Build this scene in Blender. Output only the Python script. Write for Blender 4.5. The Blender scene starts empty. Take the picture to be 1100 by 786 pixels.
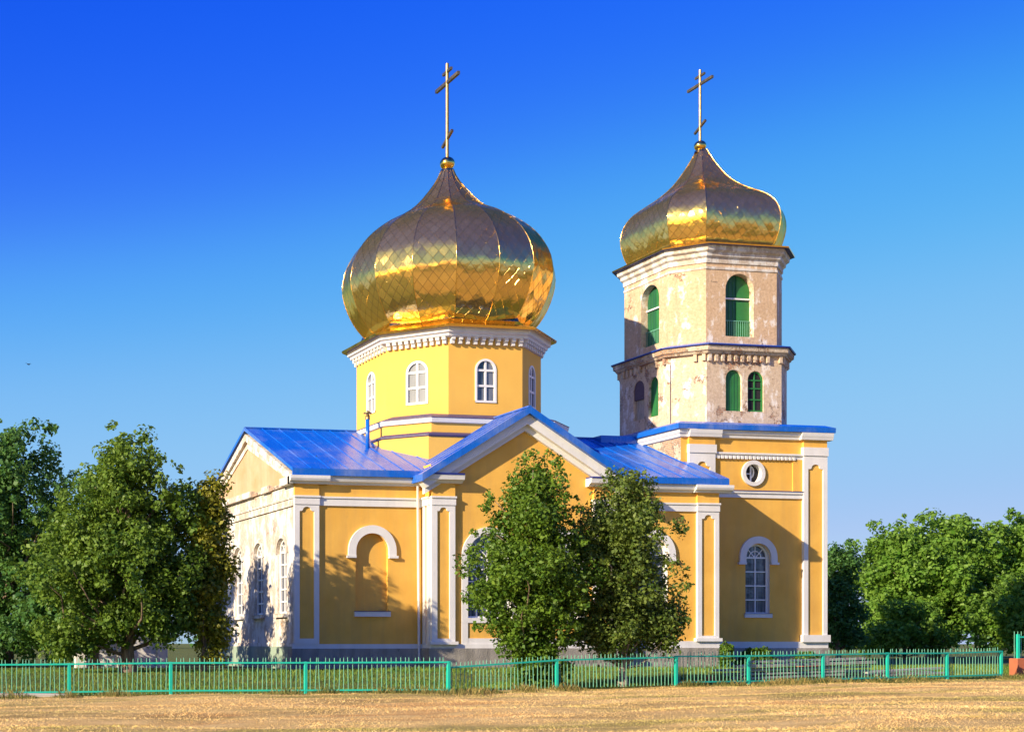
import bpy, math, random
import numpy as np
from mathutils import Vector, Quaternion
from mathutils.geometry import tessellate_polygon

random.seed(7)
rng = np.random.default_rng(11)
SC = bpy.context.scene
COL = SC.collection

# ------------------------------------------------------------------ camera
PHI = math.radians(10.865)
CAM = (-28.242, -58.851, 1.05)
cam = bpy.data.cameras.new('camera')
cam.sensor_width = 36.0
cam.lens = 49.09
cam.shift_x = 0.4227
cam.shift_y = 0.2700
cam.clip_start = 0.5
cam.clip_end = 5000
camo = bpy.data.objects.new('camera', cam)
camo.location = CAM
camo.rotation_euler = (math.pi / 2, 0, -PHI)
COL.objects.link(camo)
SC.camera = camo

# ------------------------------------------------------------------ light
SUN_FROM = Vector((-2.5, -1.0, 1.14)).normalized()
EL = math.asin(SUN_FROM.z)
ROT = math.atan2(SUN_FROM.x, SUN_FROM.y)
world = bpy.data.worlds.new('World')
SC.world = world
world.use_nodes = True
wn, wl = world.node_tree.nodes, world.node_tree.links
sky = wn.new('ShaderNodeTexSky')
sky.sky_type = 'NISHITA'
sky.sun_disc = False
sky.sun_elevation = EL
sky.sun_rotation = ROT
sky.air_density = 1.0
sky.dust_density = 0.5
sky.ozone_density = 2.6
hsv = wn.new('ShaderNodeHueSaturation')
hsv.inputs['Saturation'].default_value = 1.6
hsv.inputs['Hue'].default_value = 0.525
gam = wn.new('ShaderNodeGamma')
gam.inputs[1].default_value = 0.78
wl.new(sky.outputs[0], gam.inputs[0])
wl.new(gam.outputs[0], hsv.inputs['Color'])
# the photograph's deep clear blue: a gentle tone curve on each channel of the sky light
sep = wn.new('ShaderNodeSeparateColor')
com = wn.new('ShaderNodeCombineColor')
wl.new(hsv.outputs[0], sep.inputs[0])
for ch, pts in enumerate((((0, 0), (.04, .010), (.1, .062), (.195, .15), (.52, .25), (1, .40)),
                          ((0, 0), (.176, .100), (.29, .285), (.434, .37), (.9, .41), (1, .44)),
                          ((0, 0), (.3, .40), (.58, .64), (.72, .63), (1, .62)))):
    dn_ = wn.new('ShaderNodeMath')
    dn_.operation = 'MULTIPLY'
    dn_.inputs[1].default_value = 0.2
    wl.new(sep.outputs[ch], dn_.inputs[0])
    fc = wn.new('ShaderNodeFloatCurve')
    cu = fc.mapping.curves[0]
    while len(cu.points) < len(pts):
        cu.points.new(0.5, 0.5)
    for q, (a_, b_) in zip(cu.points, pts):
        q.location = (a_, b_)
    fc.mapping.update()
    wl.new(dn_.outputs[0], fc.inputs['Value'])
    up_ = wn.new('ShaderNodeMath')
    up_.operation = 'MULTIPLY'
    up_.inputs[1].default_value = 5.0
    wl.new(fc.outputs[0], up_.inputs[0])
    ex_ = wn.new('ShaderNodeMath')
    ex_.operation = 'SUBTRACT'
    ex_.inputs[1].default_value = (4.5, 5.2, 5.8)[ch]
    ex_.use_clamp = False
    wl.new(sep.outputs[ch], ex_.inputs[0])
    mx_ = wn.new('ShaderNodeMath')
    mx_.operation = 'MAXIMUM'
    mx_.inputs[1].default_value = 0.0
    wl.new(ex_.outputs[0], mx_.inputs[0])
    ad_ = wn.new('ShaderNodeMath')
    ad_.operation = 'ADD'
    wl.new(up_.outputs[0], ad_.inputs[0])
    gl_ = wn.new('ShaderNodeMath')
    gl_.operation = 'MULTIPLY'
    gl_.inputs[1].default_value = 2.5
    wl.new(mx_.outputs[0], gl_.inputs[0])
    wl.new(gl_.outputs[0], ad_.inputs[1])
    wl.new(ad_.outputs[0], com.inputs[ch])
wl.new(com.outputs[0], wn['Background'].inputs[0])
wn['Background'].inputs[1].default_value = 0.145
sun = bpy.data.lights.new('sun', 'SUN')
sun.energy = 4.3
sun.angle = math.radians(0.5)
sun.color = (1.0, 0.85, 0.62)
suno = bpy.data.objects.new('sun', sun)
suno.rotation_euler = (-SUN_FROM).to_track_quat('-Z', 'Y').to_euler()
COL.objects.link(suno)
SC.view_settings.view_transform = 'Standard'
SC.view_settings.look = 'None'
SC.view_settings.gamma = 1
SC.view_settings.use_curve_mapping = False
SC.view_settings.exposure = 1.0


# ------------------------------------------------------------------ materials
def new_mat(name):
    m = bpy.data.materials.new(name)
    m.use_nodes = True
    nt = m.node_tree
    return m, nt.nodes, nt.links, nt.nodes['Principled BSDF']


def sock(l, s, v):
    if hasattr(v, 'is_output'):
        l.new(v, s)
    else:
        s.default_value = v


def nmath(n, l, op, a, b=0.0, c=0.0):
    k = n.new('ShaderNodeMath')
    k.operation = op
    for i, v in enumerate((a, b, c)):
        sock(l, k.inputs[i], v)
    return k.outputs[0]


def noise(n, l, vec, scale, detail=4.0, rough=0.55):
    k = n.new('ShaderNodeTexNoise')
    k.inputs['Scale'].default_value = scale
    k.inputs['Detail'].default_value = detail
    k.inputs['Roughness'].default_value = rough
    if vec is not None:
        l.new(vec, k.inputs['Vector'])
    return k.outputs[0]


def ramp(n, l, fac, stops):
    k = n.new('ShaderNodeValToRGB')
    while len(k.color_ramp.elements) < len(stops):
        k.color_ramp.elements.new(0.5)
    for e, (p, c) in zip(k.color_ramp.elements, stops):
        e.position = p
        e.color = (c, c, c, 1) if isinstance(c, (int, float)) else (*c, 1)
    l.new(fac, k.inputs[0])
    return k.outputs[0]


def mix(n, l, fac, a, b, mode='MIX'):
    k = n.new('ShaderNodeMix')
    k.data_type = 'RGBA'
    k.blend_type = mode
    sock(l, k.inputs[0], fac)
    for i, v in ((6, a), (7, b)):
        sock(l, k.inputs[i], (*v, 1) if isinstance(v, tuple) else v)
    return k.outputs[2]


def objvec(n, l, scale=None):
    t = n.new('ShaderNodeTexCoord')
    if scale is None:
        return t.outputs['Object']
    mp = n.new('ShaderNodeMapping')
    mp.inputs['Scale'].default_value = scale
    l.new(t.outputs['Object'], mp.inputs['Vector'])
    return mp.outputs[0]


def bump(n, l, p, height, dist, strength=1.0):
    k = n.new('ShaderNodeBump')
    k.inputs['Distance'].default_value = dist
    k.inputs['Strength'].default_value = strength
    l.new(height, k.inputs['Height'])
    l.new(k.outputs[0], p.inputs['Normal'])
    return k


def plaster(name, base, var, streak=0.25, rough=0.85, stain=(0.5, 0.42, 0.3), stain_amt=0.35, bmp=0.012):
    m, n, l, p = new_mat(name)
    v = objvec(n, l)
    vs = objvec(n, l, (1.6, 1.6, 0.18))
    a = noise(n, l, v, 0.9, 6)
    b = noise(n, l, vs, 1.5, 5, 0.6)
    f = noise(n, l, v, 22, 3)
    c1 = mix(n, l, ramp(n, l, a, [(0.3, 0.0), (0.72, 1.0)]), base, var)
    c2 = mix(n, l, nmath(n, l, 'MULTIPLY', ramp(n, l, b, [(0.45, 0.0), (0.72, 1.0)]), streak), c1, stain)
    sp = ramp(n, l, noise(n, l, v, 3.2, 7, 0.68), [(0.64, 0.0), (0.7, 1.0)])
    c3 = mix(n, l, nmath(n, l, 'MULTIPLY', sp, stain_amt), c2, stain)
    l.new(c3, p.inputs['Base Color'])
    p.inputs['Roughness'].default_value = rough
    bump(n, l, p, nmath(n, l, 'ADD', a, nmath(n, l, 'MULTIPLY', f, 0.35)), bmp)
    return m


def old_plaster(name, tan, white, brick, white_lo, brick_lo):
    """weathered render over brick: tan lime wash, flaked whitewash, bare brick patches"""
    m, n, l, p = new_mat(name)
    v = objvec(n, l)
    sx = n.new('ShaderNodeSeparateXYZ')
    l.new(v, sx.inputs[0])
    hx = nmath(n, l, 'SUBTRACT', sx.outputs[0], sx.outputs[1])
    cx = n.new('ShaderNodeCombineXYZ')
    l.new(hx, cx.inputs[0])
    l.new(sx.outputs[2], cx.inputs[1])
    br = n.new('ShaderNodeTexBrick')
    br.inputs['Scale'].default_value = 1.0
    br.inputs['Brick Width'].default_value = 0.27
    br.inputs['Row Height'].default_value = 0.085
    br.inputs['Mortar Size'].default_value = 0.014
    br.inputs['Color1'].default_value = (*brick, 1)
    br.inputs['Color2'].default_value = (brick[0] * 1.35, brick[1] * 1.3, brick[2] * 1.2, 1)
    br.inputs['Mortar'].default_value = (0.5, 0.43, 0.34, 1)
    l.new(cx.outputs[0], br.inputs['Vector'])
    big = noise(n, l, v, 0.75, 8, 0.62)
    mid = noise(n, l, objvec(n, l, (1.1, 1.1, 0.6)), 1.9, 9, 0.7)
    fine = noise(n, l, v, 9, 6, 0.7)
    c = mix(n, l, ramp(n, l, fine, [(0.35, 0.0), (0.7, 1.0)]), tan, (tan[0] * 0.7, tan[1] * 0.64, tan[2] * 0.58))
    c = mix(n, l, ramp(n, l, mid, [(white_lo, 0.0), (white_lo + 0.07, 1.0)]), c, white)
    bm = ramp(n, l, nmath(n, l, 'ADD', nmath(n, l, 'MULTIPLY', big, 0.7), nmath(n, l, 'MULTIPLY', fine, 0.3)),
              [(brick_lo, 0.0), (brick_lo + 0.03, 1.0)])
    c = mix(n, l, bm, c, br.outputs[0])
    st = noise(n, l, objvec(n, l, (2.2, 2.2, 0.22)), 1.3, 5)
    c = mix(n, l, nmath(n, l, 'MULTIPLY', ramp(n, l, st, [(0.55, 0.0), (0.8, 1.0)]), 0.4), c, (0.16, 0.13, 0.1))
    l.new(c, p.inputs['Base Color'])
    p.inputs['Roughness'].default_value = 0.92
    h = nmath(n, l, 'SUBTRACT', nmath(n, l, 'MULTIPLY', fine, 0.5), bm)
    h = nmath(n, l, 'ADD', h, nmath(n, l, 'MULTIPLY', br.outputs[1], nmath(n, l, 'MULTIPLY', bm, -0.4)))
    bump(n, l, p, h, 0.03)
    return m


def paint(name, col, rough=0.45, metal=0.0, vary=0.12, bmp=0.0):
    m, n, l, p = new_mat(name)
    v = objvec(n, l)
    a = noise(n, l, v, 2.3, 6)
    l.new(mix(n, l, a, tuple(c * (1 - vary) for c in col), tuple(min(1, c * (1 + vary)) for c in col)), p.inputs['Base Color'])
    p.inputs['Metallic'].default_value = metal
    l.new(ramp(n, l, noise(n, l, v, 5, 4), [(0.3, max(0.02, rough - 0.08)), (0.7, min(1, rough + 0.12))]), p.inputs['Roughness'])
    if bmp:
        bump(n, l, p, noise(n, l, v, 3, 3), bmp)
    return m


def gold_mat(name, au, av, tilt, bright):
    """gilt steel shingles laid as diamonds; UV is metres round the gore and up the curve"""
    m, n, l, p = new_mat(name)
    t = n.new('ShaderNodeTexCoord')
    sx = n.new('ShaderNodeSeparateXYZ')
    l.new(t.outputs['UV'], sx.inputs[0])
    u = nmath(n, l, 'MULTIPLY', sx.outputs[0], au)
    w = nmath(n, l, 'MULTIPLY', sx.outputs[1], av)
    a = nmath(n, l, 'ADD', u, w)
    b = nmath(n, l, 'SUBTRACT', u, w)
    fa, fb = nmath(n, l, 'FRACT', a), nmath(n, l, 'FRACT', b)
    ea = nmath(n, l, 'LESS_THAN', fa, 0.055)
    eb = nmath(n, l, 'LESS_THAN', fb, 0.055)
    edge = nmath(n, l, 'MAXIMUM', ea, eb)
    cell = n.new('ShaderNodeCombineXYZ')
    l.new(nmath(n, l, 'FLOOR', a), cell.inputs[0])
    l.new(nmath(n, l, 'FLOOR', b), cell.inputs[1])
    wh = n.new('ShaderNodeTexWhiteNoise')
    wh.noise_dimensions = '3D'
    l.new(cell.outputs[0], wh.inputs['Vector'])
    rs = n.new('ShaderNodeSeparateXYZ')
    l.new(wh.outputs[1], rs.inputs[0])
    ha = nmath(n, l, 'MULTIPLY', nmath(n, l, 'SUBTRACT', fa, 0.5), nmath(n, l, 'SUBTRACT', rs.outputs[0], 0.5))
    hb = nmath(n, l, 'MULTIPLY', nmath(n, l, 'SUBTRACT', fb, 0.5), nmath(n, l, 'SUBTRACT', rs.outputs[1], 0.5))
    h = nmath(n, l, 'MULTIPLY', nmath(n, l, 'ADD', ha, hb), tilt)
    h = nmath(n, l, 'ADD', h, nmath(n, l, 'MULTIPLY', edge, 0.5))
    dn = noise(n, l, objvec(n, l), 1.6, 3)
    h = nmath(n, l, 'ADD', h, nmath(n, l, 'MULTIPLY', dn, 1.2))
    bump(n, l, p, h, 0.02)
    base = mix(n, l, rs.outputs[2], bright, tuple(c * 0.86 for c in bright))
    l.new(mix(n, l, nmath(n, l, 'MULTIPLY', edge, 0.5), base, (0.2, 0.1, 0.03)), p.inputs['Base Color'])
    p.inputs['Specular Tint'].default_value = (1.0, 0.72, 0.30, 1)
    p.inputs['Metallic'].default_value = 0.93
    p.inputs['Roughness'].default_value = 0.15
    return m


def glass_mat(name, dark, light, rough=0.06, curtain=0.0):
    m, n, l, p = new_mat(name)
    v = objvec(n, l, (9, 9, 0.35))
    a = noise(n, l, v, 1.0, 3)
    b = noise(n, l, objvec(n, l), 0.9, 3)
    f = ramp(n, l, a, [(0.42, 0.0), (0.6, 1.0)])
    l.new(mix(n, l, nmath(n, l, 'MULTIPLY', f, curtain), mix(n, l, b, dark, tuple(c * 1.8 for c in dark)), light), p.inputs['Base Color'])
    p.inputs['Roughness'].default_value = rough
    p.inputs['Specular IOR Level'].default_value = 0.7
    bump(n, l, p, b, 0.02)
    return m


def leaf_mat(name, dark, lightc, trans=0.35):
    m, n, l, p = new_mat(name)
    g = n.new('ShaderNodeNewGeometry')
    v = objvec(n, l)
    a = noise(n, l, v, 0.8, 4)
    r = ramp(n, l, g.outputs['Random Per Island'], [(0.0, 0.0), (1.0, 1.0)])
    f = nmath(n, l, 'ADD', nmath(n, l, 'MULTIPLY', r, 0.6), nmath(n, l, 'MULTIPLY', ramp(n, l, a, [(0.35, 0.0), (0.65, 1.0)]), 0.4))
    c = mix(n, l, f, dark, lightc)
    l.new(c, p.inputs['Base Color'])
    p.inputs['Roughness'].default_value = 0.5
    p.inputs['Specular IOR Level'].default_value = 0.35
    tr = n.new('ShaderNodeBsdfTranslucent')
    l.new(mix(n, l, 0.5, c, (0.14, 0.2, 0.01)), tr.inputs[0])
    ms = n.new('ShaderNodeMixShader')
    ms.inputs[0].default_value = trans
    l.new(p.outputs[0], ms.inputs[1])
    l.new(tr.outputs[0], ms.inputs[2])
    l.new(ms.outputs[0], n['Material Output'].inputs[0])
    return m


def bark_mat(name, c1, c2):
    m, n, l, p = new_mat(name)
    a = noise(n, l, objvec(n, l, (9, 9, 1.6)), 1.4, 6, 0.7)
    l.new(mix(n, l, ramp(n, l, a, [(0.35, 0.0), (0.65, 1.0)]), c1, c2), p.inputs['Base Color'])
    p.inputs['Roughness'].default_value = 0.9
    bump(n, l, p, a, 0.05)
    return m


M = {}
M['yellow'] = plaster('yellow_stucco', (0.84, 0.475, 0.085), (0.73, 0.38, 0.055), 0.35, stain=(0.52, 0.29, 0.09), stain_amt=0.25)
M['yellow2'] = plaster('pale_yellow_stucco', (0.82, 0.48, 0.09), (0.78, 0.44, 0.08), 0.1, stain=(0.6, 0.36, 0.1), stain_amt=0.12)
M['white'] = plaster('white_stucco', (0.76, 0.74, 0.71), (0.68, 0.66, 0.63), 0.2, stain=(0.45, 0.41, 0.36), stain_amt=0.25)
M['west'] = old_plaster('aged_whitewash', (0.57, 0.49, 0.41), (0.68, 0.65, 0.61), (0.40, 0.23, 0.14), 0.47, 0.60)
M['peach'] = plaster('faded_peach_stucco', (0.52, 0.30, 0.145), (0.60, 0.42, 0.27), 0.5, stain=(0.42, 0.26, 0.14), stain_amt=0.5, bmp=0.03)
M['stone'] = plaster('fieldstone_plinth', (0.40, 0.365, 0.31), (0.26, 0.235, 0.2), 0.6, stain=(0.12, 0.11, 0.095), stain_amt=0.7, bmp=0.06)
M['greenplinth'] = plaster('mossy_plinth', (0.28, 0.38, 0.28), (0.34, 0.36, 0.29), 0.5, stain=(0.12, 0.14, 0.1), stain_amt=0.6, bmp=0.05)
M['belfry'] = old_plaster('weathered_lime_render', (0.66, 0.52, 0.38), (0.78, 0.71, 0.63), (0.36, 0.15, 0.075), 0.53, 0.56)
M['belfry_up'] = old_plaster('weathered_ochre_render', (0.66, 0.47, 0.30), (0.78, 0.70, 0.61), (0.40, 0.18, 0.09), 0.54, 0.60)
M['brickface'] = old_plaster('flaking_brick_wall', (0.60, 0.50, 0.38), (0.74, 0.66, 0.55), (0.38, 0.2, 0.11), 0.57, 0.5)
M['blue'] = paint('blue_roof_paint', (0.004, 0.075, 0.56), 0.24, vary=0.2, bmp=0.012)
def roof_mat():
    m, n, l, p = new_mat('blue_roof_paint')
    v = objvec(n, l)
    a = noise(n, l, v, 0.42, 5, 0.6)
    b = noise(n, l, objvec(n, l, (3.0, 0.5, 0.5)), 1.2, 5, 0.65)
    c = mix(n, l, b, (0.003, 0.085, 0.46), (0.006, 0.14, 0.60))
    sheen = nmath(n, l, 'MULTIPLY', ramp(n, l, a, [(0.47, 0.0), (0.66, 1.0)]), ramp(n, l, b, [(0.3, 0.15), (0.7, 0.62)]))  # pale lilac patches: the roof's reflected sheen painted into its blue
    l.new(mix(n, l, sheen, c, (0.25, 0.29, 0.45)), p.inputs['Base Color'])
    l.new(ramp(n, l, b, [(0.3, 0.18), (0.7, 0.34)]), p.inputs['Roughness'])
    bump(n, l, p, noise(n, l, objvec(n, l, (2.2, 0.8, 0.8)), 1.5, 3), 0.02)
    return m


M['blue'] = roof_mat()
M['navy'] = paint('dark_blue_flashing', (0.012, 0.022, 0.20), 0.4)
M['slate'] = paint('dark_lilac_flashing', (0.065, 0.05, 0.13), 0.5)
M['pipe'] = paint('pale_downpipe_paint', (0.62, 0.58, 0.54), 0.4)
M['gold'] = gold_mat('gilt_shingles', 2.2, 1.75, 1.8, (0.92, 0.62, 0.19))
M['goldt'] = gold_mat('gilt_small_shingles', 2.6, 2.2, 1.8, (0.92, 0.62, 0.19))
M['goldp'] = paint('polished_gilt_metal', (0.90, 0.57, 0.14), 0.16, 1.0, 0.06, 0.01)
M['goldc'] = paint('satin_gilt_metal', (0.36, 0.26, 0.12), 0.45, 1.0, 0.1)
M['glass'] = glass_mat('window_glass', (0.02, 0.028, 0.05), (0.30, 0.31, 0.36), 0.08, 0.5)
M['glassg'] = glass_mat('grey_window_glass', (0.16, 0.165, 0.17), (0.3, 0.3, 0.3), 0.1, 0.3)
M['frame'] = paint('white_window_paint', (0.78, 0.77, 0.76), 0.4, vary=0.05)
M['greenb'] = paint('green_board_paint', (0.022, 0.17, 0.035), 0.55, vary=0.4, bmp=0.01)
M['greend'] = paint('dark_green_board_paint', (0.012, 0.10, 0.045), 0.55, vary=0.35)
M['purple'] = paint('plum_board_paint', (0.09, 0.045, 0.065), 0.6)
M['dark'] = paint('dark_interior', (0.018, 0.016, 0.02), 0.9)
M['fence'] = paint('turquoise_fence_paint', (0.010, 0.45, 0.32), 0.4, vary=0.15)
M['picket'] = paint('mint_picket_paint', (0.15, 0.40, 0.27), 0.5, vary=0.3)
M['board'] = bark_mat('weathered_grey_board', (0.28, 0.25, 0.21), (0.52, 0.47, 0.40))
M['redbrick'] = paint('red_brick', (0.42, 0.12, 0.05), 0.8, vary=0.3)
M['concrete'] = plaster('pale_concrete', (0.5, 0.45, 0.38), (0.4, 0.36, 0.3), 0.3)
M['bark'] = bark_mat('grey_brown_bark', (0.10, 0.065, 0.04), (0.26, 0.19, 0.13))
M['barkp'] = bark_mat('pale_bark', (0.2, 0.16, 0.12), (0.42, 0.36, 0.29))
M['birdm'] = paint('dark_feathers', (0.03, 0.035, 0.05), 0.8)


# ------------------------------------------------------------------ mesh builder
def tag(o, label=None, cat=None, group=None, kind=None):
    if label: o['label'] = label
    if cat: o['category'] = cat
    if group: o['group'] = group
    if kind: o['kind'] = kind
    return o


def empty(name, loc=(0, 0, 0)):
    o = bpy.data.objects.new(name, None)
    o.location = loc
    o.empty_display_size = 0.3
    COL.objects.link(o)
    return o


class MB:
    def __init__(self):
        self.v, self.f, self.mi, self.mats, self.uv = [], [], [], [], {}

    def m(self, key):
        if key not in self.mats:
            self.mats.append(key)
        return self.mats.index(key)

    def add(self, verts, faces, key, uvs=None):
        b = len(self.v)
        self.v.extend([tuple(p) for p in verts])
        k = self.m(key)
        for i, f in enumerate(faces):
            if uvs is not None:
                self.uv[len(self.f)] = uvs[i]
            self.f.append(tuple(b + j for j in f))
            self.mi.append(k)

    def box(self, x0, x1, y0, y1, z0, z1, key):
        vs = [(x, y, z) for z in (z0, z1) for x, y in ((x0, y0), (x1, y0), (x1, y1), (x0, y1))]
        self.add(vs, [(3, 2, 1, 0), (4, 5, 6, 7), (0, 1, 5, 4), (1, 2, 6, 5), (2, 3, 7, 6), (3, 0, 4, 7)], key)

    def bar(self, a, b, w, h, key, up=(0, 0, 1)):
        a, b = Vector(a), Vector(b)
        d = (b - a).normalized()
        s = d.cross(Vector(up))
        if s.length < 1e-4:
            s = d.cross(Vector((1, 0, 0)))
        s.normalize()
        u = s.cross(d)
        vs = []
        for p in (a, b):
            for i, j in ((-1, -1), (1, -1), (1, 1), (-1, 1)):
                vs.append(p + s * (i * w / 2) + u * (j * h / 2))
        self.add(vs, [(3, 2, 1, 0), (4, 5, 6, 7), (0, 1, 5, 4), (1, 2, 6, 5), (2, 3, 7, 6), (3, 0, 4, 7)], key)

    def tube(self, pts, rad, key, seg=10, cap=True):
        pts = [Vector(p) for p in pts]
        rr = rad if isinstance(rad, (list, tuple)) else [rad] * len(pts)
        ref = Vector((0.31, 0.95, 0.05))
        vs, fs = [], []
        for i, p in enumerate(pts):
            d = (pts[min(i + 1, len(pts) - 1)] - pts[max(i - 1, 0)]).normalized()
            r = ref if abs(d.dot(ref)) < 0.95 else Vector((1, 0, 0))
            s = d.cross(r).normalized()
            u = s.cross(d)
            for k in range(seg):
                t = 2 * math.pi * k / seg
                vs.append(p + (s * math.cos(t) + u * math.sin(t)) * rr[i])
        for i in range(len(pts) - 1):
            for k in range(seg):
                a, b = i * seg + k, i * seg + (k + 1) % seg
                fs.append((a, b, b + seg, a + seg))
        if cap:
            fs.append(tuple(range(seg - 1, -1, -1)))
            fs.append(tuple(range((len(pts) - 1) * seg, len(pts) * seg)))
        self.add(vs, fs, key)

    def lathe(self, prof, cx, cy, key, seg=24):
        vs, fs = [], []
        for r, z in prof:
            for k in range(seg):
                t = 2 * math.pi * k / seg
                vs.append((cx + r * math.cos(t), cy + r * math.sin(t), z))
        for i in range(len(prof) - 1):
            for k in range(seg):
                a, b = i * seg + k, i * seg + (k + 1) % seg
                fs.append((a, b, b + seg, a + seg))
        self.add(vs, fs, key)

    def build(self, name, parent=None, smooth=False, label=None, bevel=0.0):
        me = bpy.data.meshes.new(name)
        me.from_pydata(self.v, [], self.f)
        for k in self.mats:
            me.materials.append(M[k])
        me.polygons.foreach_set('material_index', self.mi)
        if self.uv:
            ul = me.uv_layers.new(name='UVMap')
            for pi, uvs in self.uv.items():
                for li, uv in zip(me.polygons[pi].loop_indices, uvs):
                    ul.data[li].uv = uv
        if smooth:
            me.polygons.foreach_set('use_smooth', [True] * len(me.polygons))
        me.update()
        o = bpy.data.objects.new(name, me)
        COL.objects.link(o)
        if parent is not None:
            o.parent = parent
            o.matrix_parent_inverse = parent.matrix_world.inverted() if False else o.matrix_parent_inverse
        if label:
            o['label'] = label
        if bevel:
            b = o.modifiers.new('bevel', 'BEVEL')
            b.width = bevel
            b.segments = 1
            b.limit_method = 'ANGLE'
        return o


class Frame:
    """a wall's own frame: u along the wall, z up, o outwards"""
    def __init__(self, x, y, dx, dy):
        L = math.hypot(dx, dy)
        self.x, self.y, self.dx, self.dy = x, y, dx / L, dy / L
        self.nx, self.ny = self.dy, -self.dx

    def p(self, u, z, o=0.0):
        return (self.x + self.dx * u + self.nx * o, self.y + self.dy * u + self.ny * o, z)

    def box(self, mb, u0, u1, z0, z1, o0, o1, key):
        vs = [self.p(u, z, o) for z in (z0, z1) for u, o in ((u0, o1), (u1, o1), (u1, o0), (u0, o0))]
        mb.add(vs, [(3, 2, 1, 0), (4, 5, 6, 7), (0, 1, 5, 4), (1, 2, 6, 5), (2, 3, 7, 6), (3, 0, 4, 7)], key)

    def panel(self, mb, outline, holes, o, key, reveal=0.0, reveal_key=None):
        """flat wall with openings, tessellated, plus the sides of each opening going inwards"""
        loops = [[Vector((u, z, 0)) for u, z in lp] for lp in [outline] + holes]
        tris = tessellate_polygon(loops)
        flat = [q for lp in [outline] + holes for q in lp]
        vs = [self.p(u, z, o) for u, z in flat]
        fs = []
        for a, b, c in tris:
            (ax, az), (bx, bz), (cx, cz) = flat[a], flat[b], flat[c]
            ar = (bx - ax) * (cz - az) - (bz - az) * (cx - ax)
            if abs(ar) < 1e-9:
                continue
            fs.append((a, b, c) if ar > 0 else (a, c, b))
        mb.add(vs, fs, key)
        if reveal:
            for h in holes:
                k = len(h)
                vs = [self.p(u, z, o) for u, z in h] + [self.p(u, z, o - reveal) for u, z in h]
                mb.add(vs, [(i, (i + 1) % k, (i + 1) % k + k, i + k) for i in range(k)], reveal_key or key)

    def prism(self, mb, loop, o0, o1, key, back=False):
        k = len(loop)
        loops = [[Vector((u, z, 0)) for u, z in loop]]
        tris = [t for t in tessellate_polygon(loops)]
        vs = [self.p(u, z, o1) for u, z in loop] + [self.p(u, z, o0) for u, z in loop]
        fs = []
        ccw = sum((loop[(i + 1) % k][0] - loop[i][0]) * (loop[(i + 1) % k][1] + loop[i][1]) for i in range(k)) < 0
        for a, b, c in tris:
            (ax, az), (bx, bz), (cx, cz) = loop[a], loop[b], loop[c]
            ar = (bx - ax) * (cz - az) - (bz - az) * (cx - ax)
            if abs(ar) > 1e-9:
                fs.append((a, b, c) if ar > 0 else (a, c, b))
        for i in range(k):
            j = (i + 1) % k
            fs.append((i, i + k, j + k, j) if ccw else (j, j + k, i + k, i))
        mb.add(vs, fs, key)

    def ring(self, mb, outer, inner, o0, o1, key):
        """a frame between two loops of equal length (open or closed by equal ends)"""
        k = len(outer)
        vs = [self.p(u, z, o1) for u, z in outer] + [self.p(u, z, o1) for u, z in inner] + \
             [self.p(u, z, o0) for u, z in outer] + [self.p(u, z, o0) for u, z in inner]
        fs = []
        for i in range(k - 1):
            j = i + 1
            fs.append((i, i + k, j + k, j))
            fs.append((i, j, j + 2 * k, i + 2 * k))
            fs.append((i + k, i + 3 * k, j + 3 * k, j + k))
        fs.append((0, 2 * k, 3 * k, k))
        fs.append((k - 1, 2 * k - 1, 4 * k - 1, 3 * k - 1))
        mb.add(vs, fs, key)


def arch(c, w, z0, z1, n=14):
    """closed loop of an arched opening, width w, sill z0, crown z1, counter-clockwise"""
    r = w / 2
    zs = z1 - r
    lp = [(c - r, z0), (c + r, z0)]
    for i in range(n + 1):
        t = math.pi * i / n
        lp.append((c + r * math.cos(t), zs + r * math.sin(t)))
    return lp


def arc(c, r, zs, drop=0.0, n=20):
    pts = [(c + r, zs - drop)] if drop else []
    pts += [(c + r * math.cos(math.pi * i / n), zs + r * math.sin(math.pi * i / n)) for i in range(n + 1)]
    if drop:
        pts.append((c - r, zs - drop))
    return pts


# ------------------------------------------------------------------ ground
def sstep(a, b, x):
    t = np.clip((x - a) / (b - a), 0, 1)
    return t * t * (3 - 2 * t)


def ground_z(x, y):
    x = np.asarray(x, float)
    y = np.asarray(y, float)
    g0 = -0.52 + 0.0095 * np.clip(x + 22, -10, 45)
    t = sstep(-17.5, -10.0, y)
    g = g0 * (1 - t) + 0.0 * t
    g = g + 0.05 * np.sin(x * 0.31 + 0.7) * np.cos(y * 0.27) * (1 - t) * (np.abs(y + 19) > 1.2)
    g = g + 0.03 * np.sin(y * 2.3 + 1.4 * np.sin(x * 0.35) + 0.8 * np.sin(x * 0.9)) * (0.5 + 0.5 * np.sin(x * 0.6 + 2)) * (1 - t) * (y < -21.5)
    g = g + 0.025 * np.sin(x * 0.9 + y * 0.7) * np.sin(y * 0.8 - x * 0.3) * (1 - t)
    return g


def gz(x, y):
    return float(ground_z(x, y))


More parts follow.
